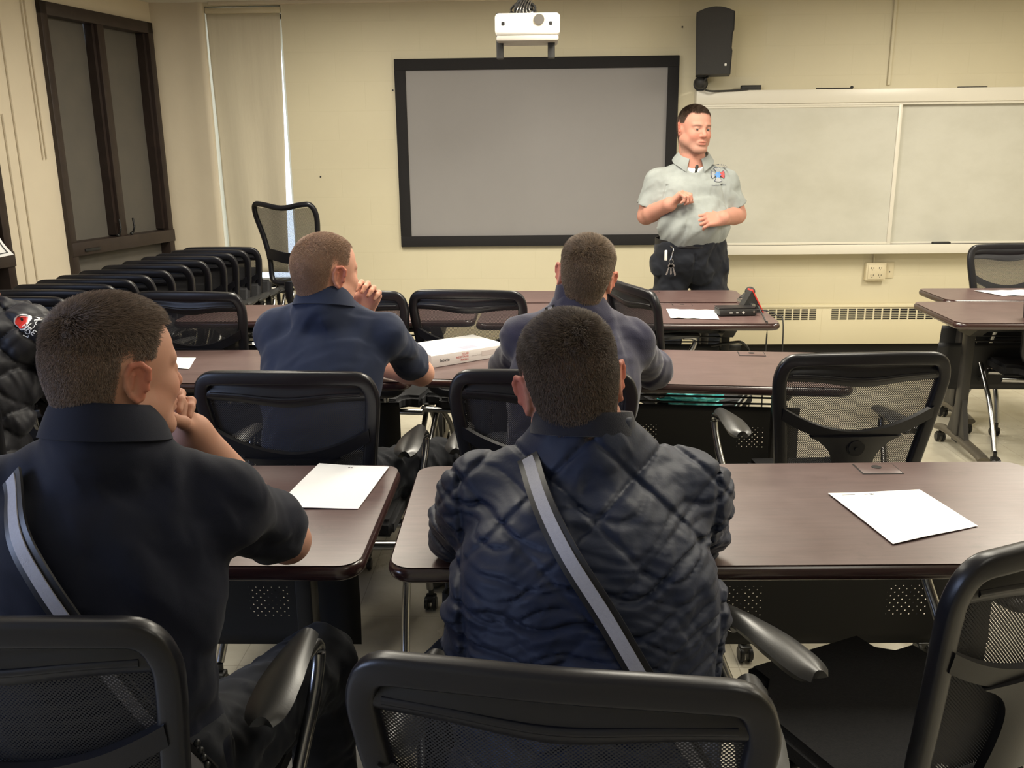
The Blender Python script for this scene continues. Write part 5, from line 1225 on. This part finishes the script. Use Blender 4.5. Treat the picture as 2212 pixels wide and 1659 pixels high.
# audio recorder
r = empty('audio_recorder', (.985, 4.33, H), R_(4), label='flat black audio recorder box with white buttons on presenter\'s table', cat='recorder')
MB().box(-.11, .07, -.045, .055, .002, .034, .006).build('body', m_spk, r)
MB().box(-.112, .072, -.04, .05, .0345, .040, .002).build('top_cover', m_leather, r)
for x, w_ in ((-.055, .008), (-.025, .006)): MB().box(x-w_, x+w_, -.0475, -.045, .014, .019, .001).build('slot', m_white, r)
MB().cyl((.005, -.046, .018), .006, .003, 'y', 14).build('button', m_white, r)
MB().cyl((.055, -.046, .022), .005, .006, 'y', 12).build('jack', m_silver, r)
# triangular microphone flag with handheld microphone
mf = empty('microphone', (1.045, 4.40, H), R_(12), label='black microphone lying in a triangular flag with red edge', cat='microphone')
tri = [(-.062, 0), (.062, 0), (.0, .108)]; Xz = Matrix(((1, 0, 0, 0), (0, 0, -1, 0), (0, 1, 0, 0), (0, 0, 0, 1)))
MB().prism(tri, -.026, .026, Xz).build('flag', m_spk, mf)
MB().prism([(.062, -.001), (.068, -.001), (.004, .114), (0, .108)], -.028, .028, Xz).build('red_edge', m_redp, mf)
b = MB(); b.cyl((0, -.035, .040), .010, .03, 'y', 16); b.cyl((0, .05, .040), .016, .10, 'y', 18, r2=.020); b.build('handle', m_silver, mf)
b = MB(); b.tube([(0, .09, .045), (.03, .11, .062), (.055, .12, .075)], [.019, .014], sub=3); b.sph((.058, .12, .080), .026, 20); b.build('microphone_head', m_spk, mf)
b = MB().tube([(1.045, 4.36, H+.038), (1.047, 4.33, H+.020), (1.055, 4.27, H+.052), (1.058, 4.20, H+.030), (1.060, 4.128, H+.006), (1.062, 4.098, H-.02), (1.06, 4.105, .45), (1.065, 4.13, .10), (1.05, 4.16, .012), (1.12, 4.3, .010)], .0035, n=8).build('microphone_cable', m_spk); tag(b, 'black microphone cable drooping over the edge of the presenter\'s table', 'cable')
b = MB().tube([(1.055, 4.35, H+.022), (1.09, 4.36, H+.018), (1.135, 4.33, H+.012), (1.150, 4.27, H+.004), (1.165, 4.22, H-.01), (1.163, 4.19, .52), (1.15, 4.18, .2), (1.16, 4.2, .012), (1.3, 4.3, .01)], .003, n=8).build('power_cable', m_spk); tag(b, 'thin dark cable leaving the recorder over the table corner', 'cable')
b = MB().tube([(.86, 4.36, .58), (.95, 4.34, .60), (1.02, 4.36, .59), (1.06, 4.37, .50), (1.06, 4.36, .2), (1.02, 4.34, .02), (.9, 4.4, .012)], .007, n=8).build('floor_cable', m_spk); tag(b, 'thick black cable hanging behind the column of the presenter\'s table', 'cable')
# lapel microphone on the presenter
def fsurf(x, z): return FE.surf_y(x, z, False)
yy = (fsurf(.930, 1.39) or 5.3)-.012
lm = empty('lapel_microphone', (.928, yy, 1.395), label='small black lapel microphone clipped at the presenter\'s collar', cat='microphone')
b = MB(); b.tube([(-.006, 0, -.020), (-.001, -.004, 0), (.003, -.002, .020)], [.007, .010], sub=3, n=14); b.sph((.004, -.002, .024), .010); b.build('capsule', m_spk, lm)
MB().box(-.010, .004, -.004, .008, -.034, -.018, .002).build('clip', m_leather, lm)
# keys on the presenter's belt
yk = 5.245
kr = empty('key_bunch', (.785, yk, .90), label='bunch of silver keys on a clip hanging from the presenter\'s belt', cat='keys')
b = MB().tube([(-.002, .03, .075), (.010, .0, .06), (.004, -.004, .03), (-.004, -.004, .0)], .0035, n=8).build('clip', m_silver, kr)
b = MB(); b.tube([(.012*math.cos(a), -.004, -.012+.014*math.sin(a)) for a in np.linspace(0, 5.9, 12)], .0022, n=6, closed=True); b.build('split_ring', m_silver, kr)
for dx, tilt, ln in ((-.012, -.35, .055), (-.002, .0, .05), (.012, .25, .06)):
    k = MB(); Mk = Matrix.Translation((dx*.6, -.006, -.028)) @ Matrix.Rotation(-tilt, 4, 'Y'); k.cyl((0, 0, -.008), .010, .003, 'y', 14, M=Mk); k.box(-.0035, .0035, -.0015, .0015, -.008-ln, -.012, 0, Mk); k.box(.003, .006, -.0015, .0015, -.008-ln*.9, -.008-ln*.6, 0, Mk); k.build('key', m_silver, kr)
b = MB().box(-.040, -.024, -.004, .002, -.005, .055, .004).build('white_tag', m_white, kr)
# ring on the presenter's left hand
# teal bag on a chair beyond the second row
tb = MB(); bm = bmesh.new(); bmesh.ops.create_icosphere(bm, subdivisions=5, radius=1)
wf = wob(91, 6, .16, 6); wf2 = wob(92, 17, .05, 6)
for v in bm.verts:
    d = 1+float(wf(v.co.x, v.co.y, v.co.z))+float(wf2(v.co.x, v.co.y, v.co.z)); v.co = Vector((.655+v.co.x*d*.125, 3.69+v.co.y*d*.075, .515+v.co.z*d*.065))
tb.bm(bm); o = tb.build('plastic_bag', m_teal, smooth=True); tag(o, 'crumpled teal plastic bag on the seat of the sideways chair', 'bag')
# black bag hanging between the front tables
b = MB(); bm = bmesh.new(); bmesh.ops.create_cube(bm, size=1)
for v in bm.verts: v.co = (v.co.x*(.045 if v.co.z > 0 else .085), v.co.y*.10, v.co.z*.30)
bmesh.ops.bevel(bm, geom=bm.edges[:], offset=.015, segments=3, affect='EDGES'); bmesh.ops.subdivide_edges(bm, edges=bm.edges[:], cuts=1)
tbg = empty('shoulder_bag', (-.175, 1.78, .40), label='black shoulder bag hanging under the table beside the quilted jacket man', cat='bag')
b.bm(bm); b.build('bag_body', m_leather, tbg); MB().tube([(-.02, 0, .14), (-.015, 0, .24), (0, 0, .31)], .006, flat=(1, 2)).build('bag_strap', m_leather, tbg)
# beads and key clip at the left man's hip
bd = empty('bead_chain', (-.495, 1.13, .66), label='black bead chain with metal clip and keys at left seated man\'s hip', cat='keys')
b = MB()
for k in range(14): b.sph((.0+.018*math.sin(k*.22), 0, .03-.0125*k), .0052, 10)
b.build('beads', m_caster, bd)
b = MB(); b.tube([(.018*math.cos(a), -.004, -.20+.026*math.sin(a)) for a in np.linspace(0, 5.8, 12)], .0022, n=6, closed=True); b.build('ring', m_silver, bd)
b = MB(); b.box(-.008, .008, -.004, .004, -.175, -.155, .003); b.sph((0, -.002, -.145), .006); b.build('clip', m_silver, bd)
MB().box(-.030, -.016, -.002, .002, -.115, -.09, .002).build('tag', m_white, bd)
for dx, tilt in ((-.008, -.2), (.010, .35)):
    k = MB(); Mk = Matrix.Translation((dx, -.006, -.226)) @ Matrix.Rotation(-tilt, 4, 'Y'); k.cyl((0, 0, -.006), .011, .003, 'y', 14, M=Mk); k.box(-.0035, .0035, -.0015, .0015, -.055, -.01, 0, Mk); k.build('key', m_silver, bd)
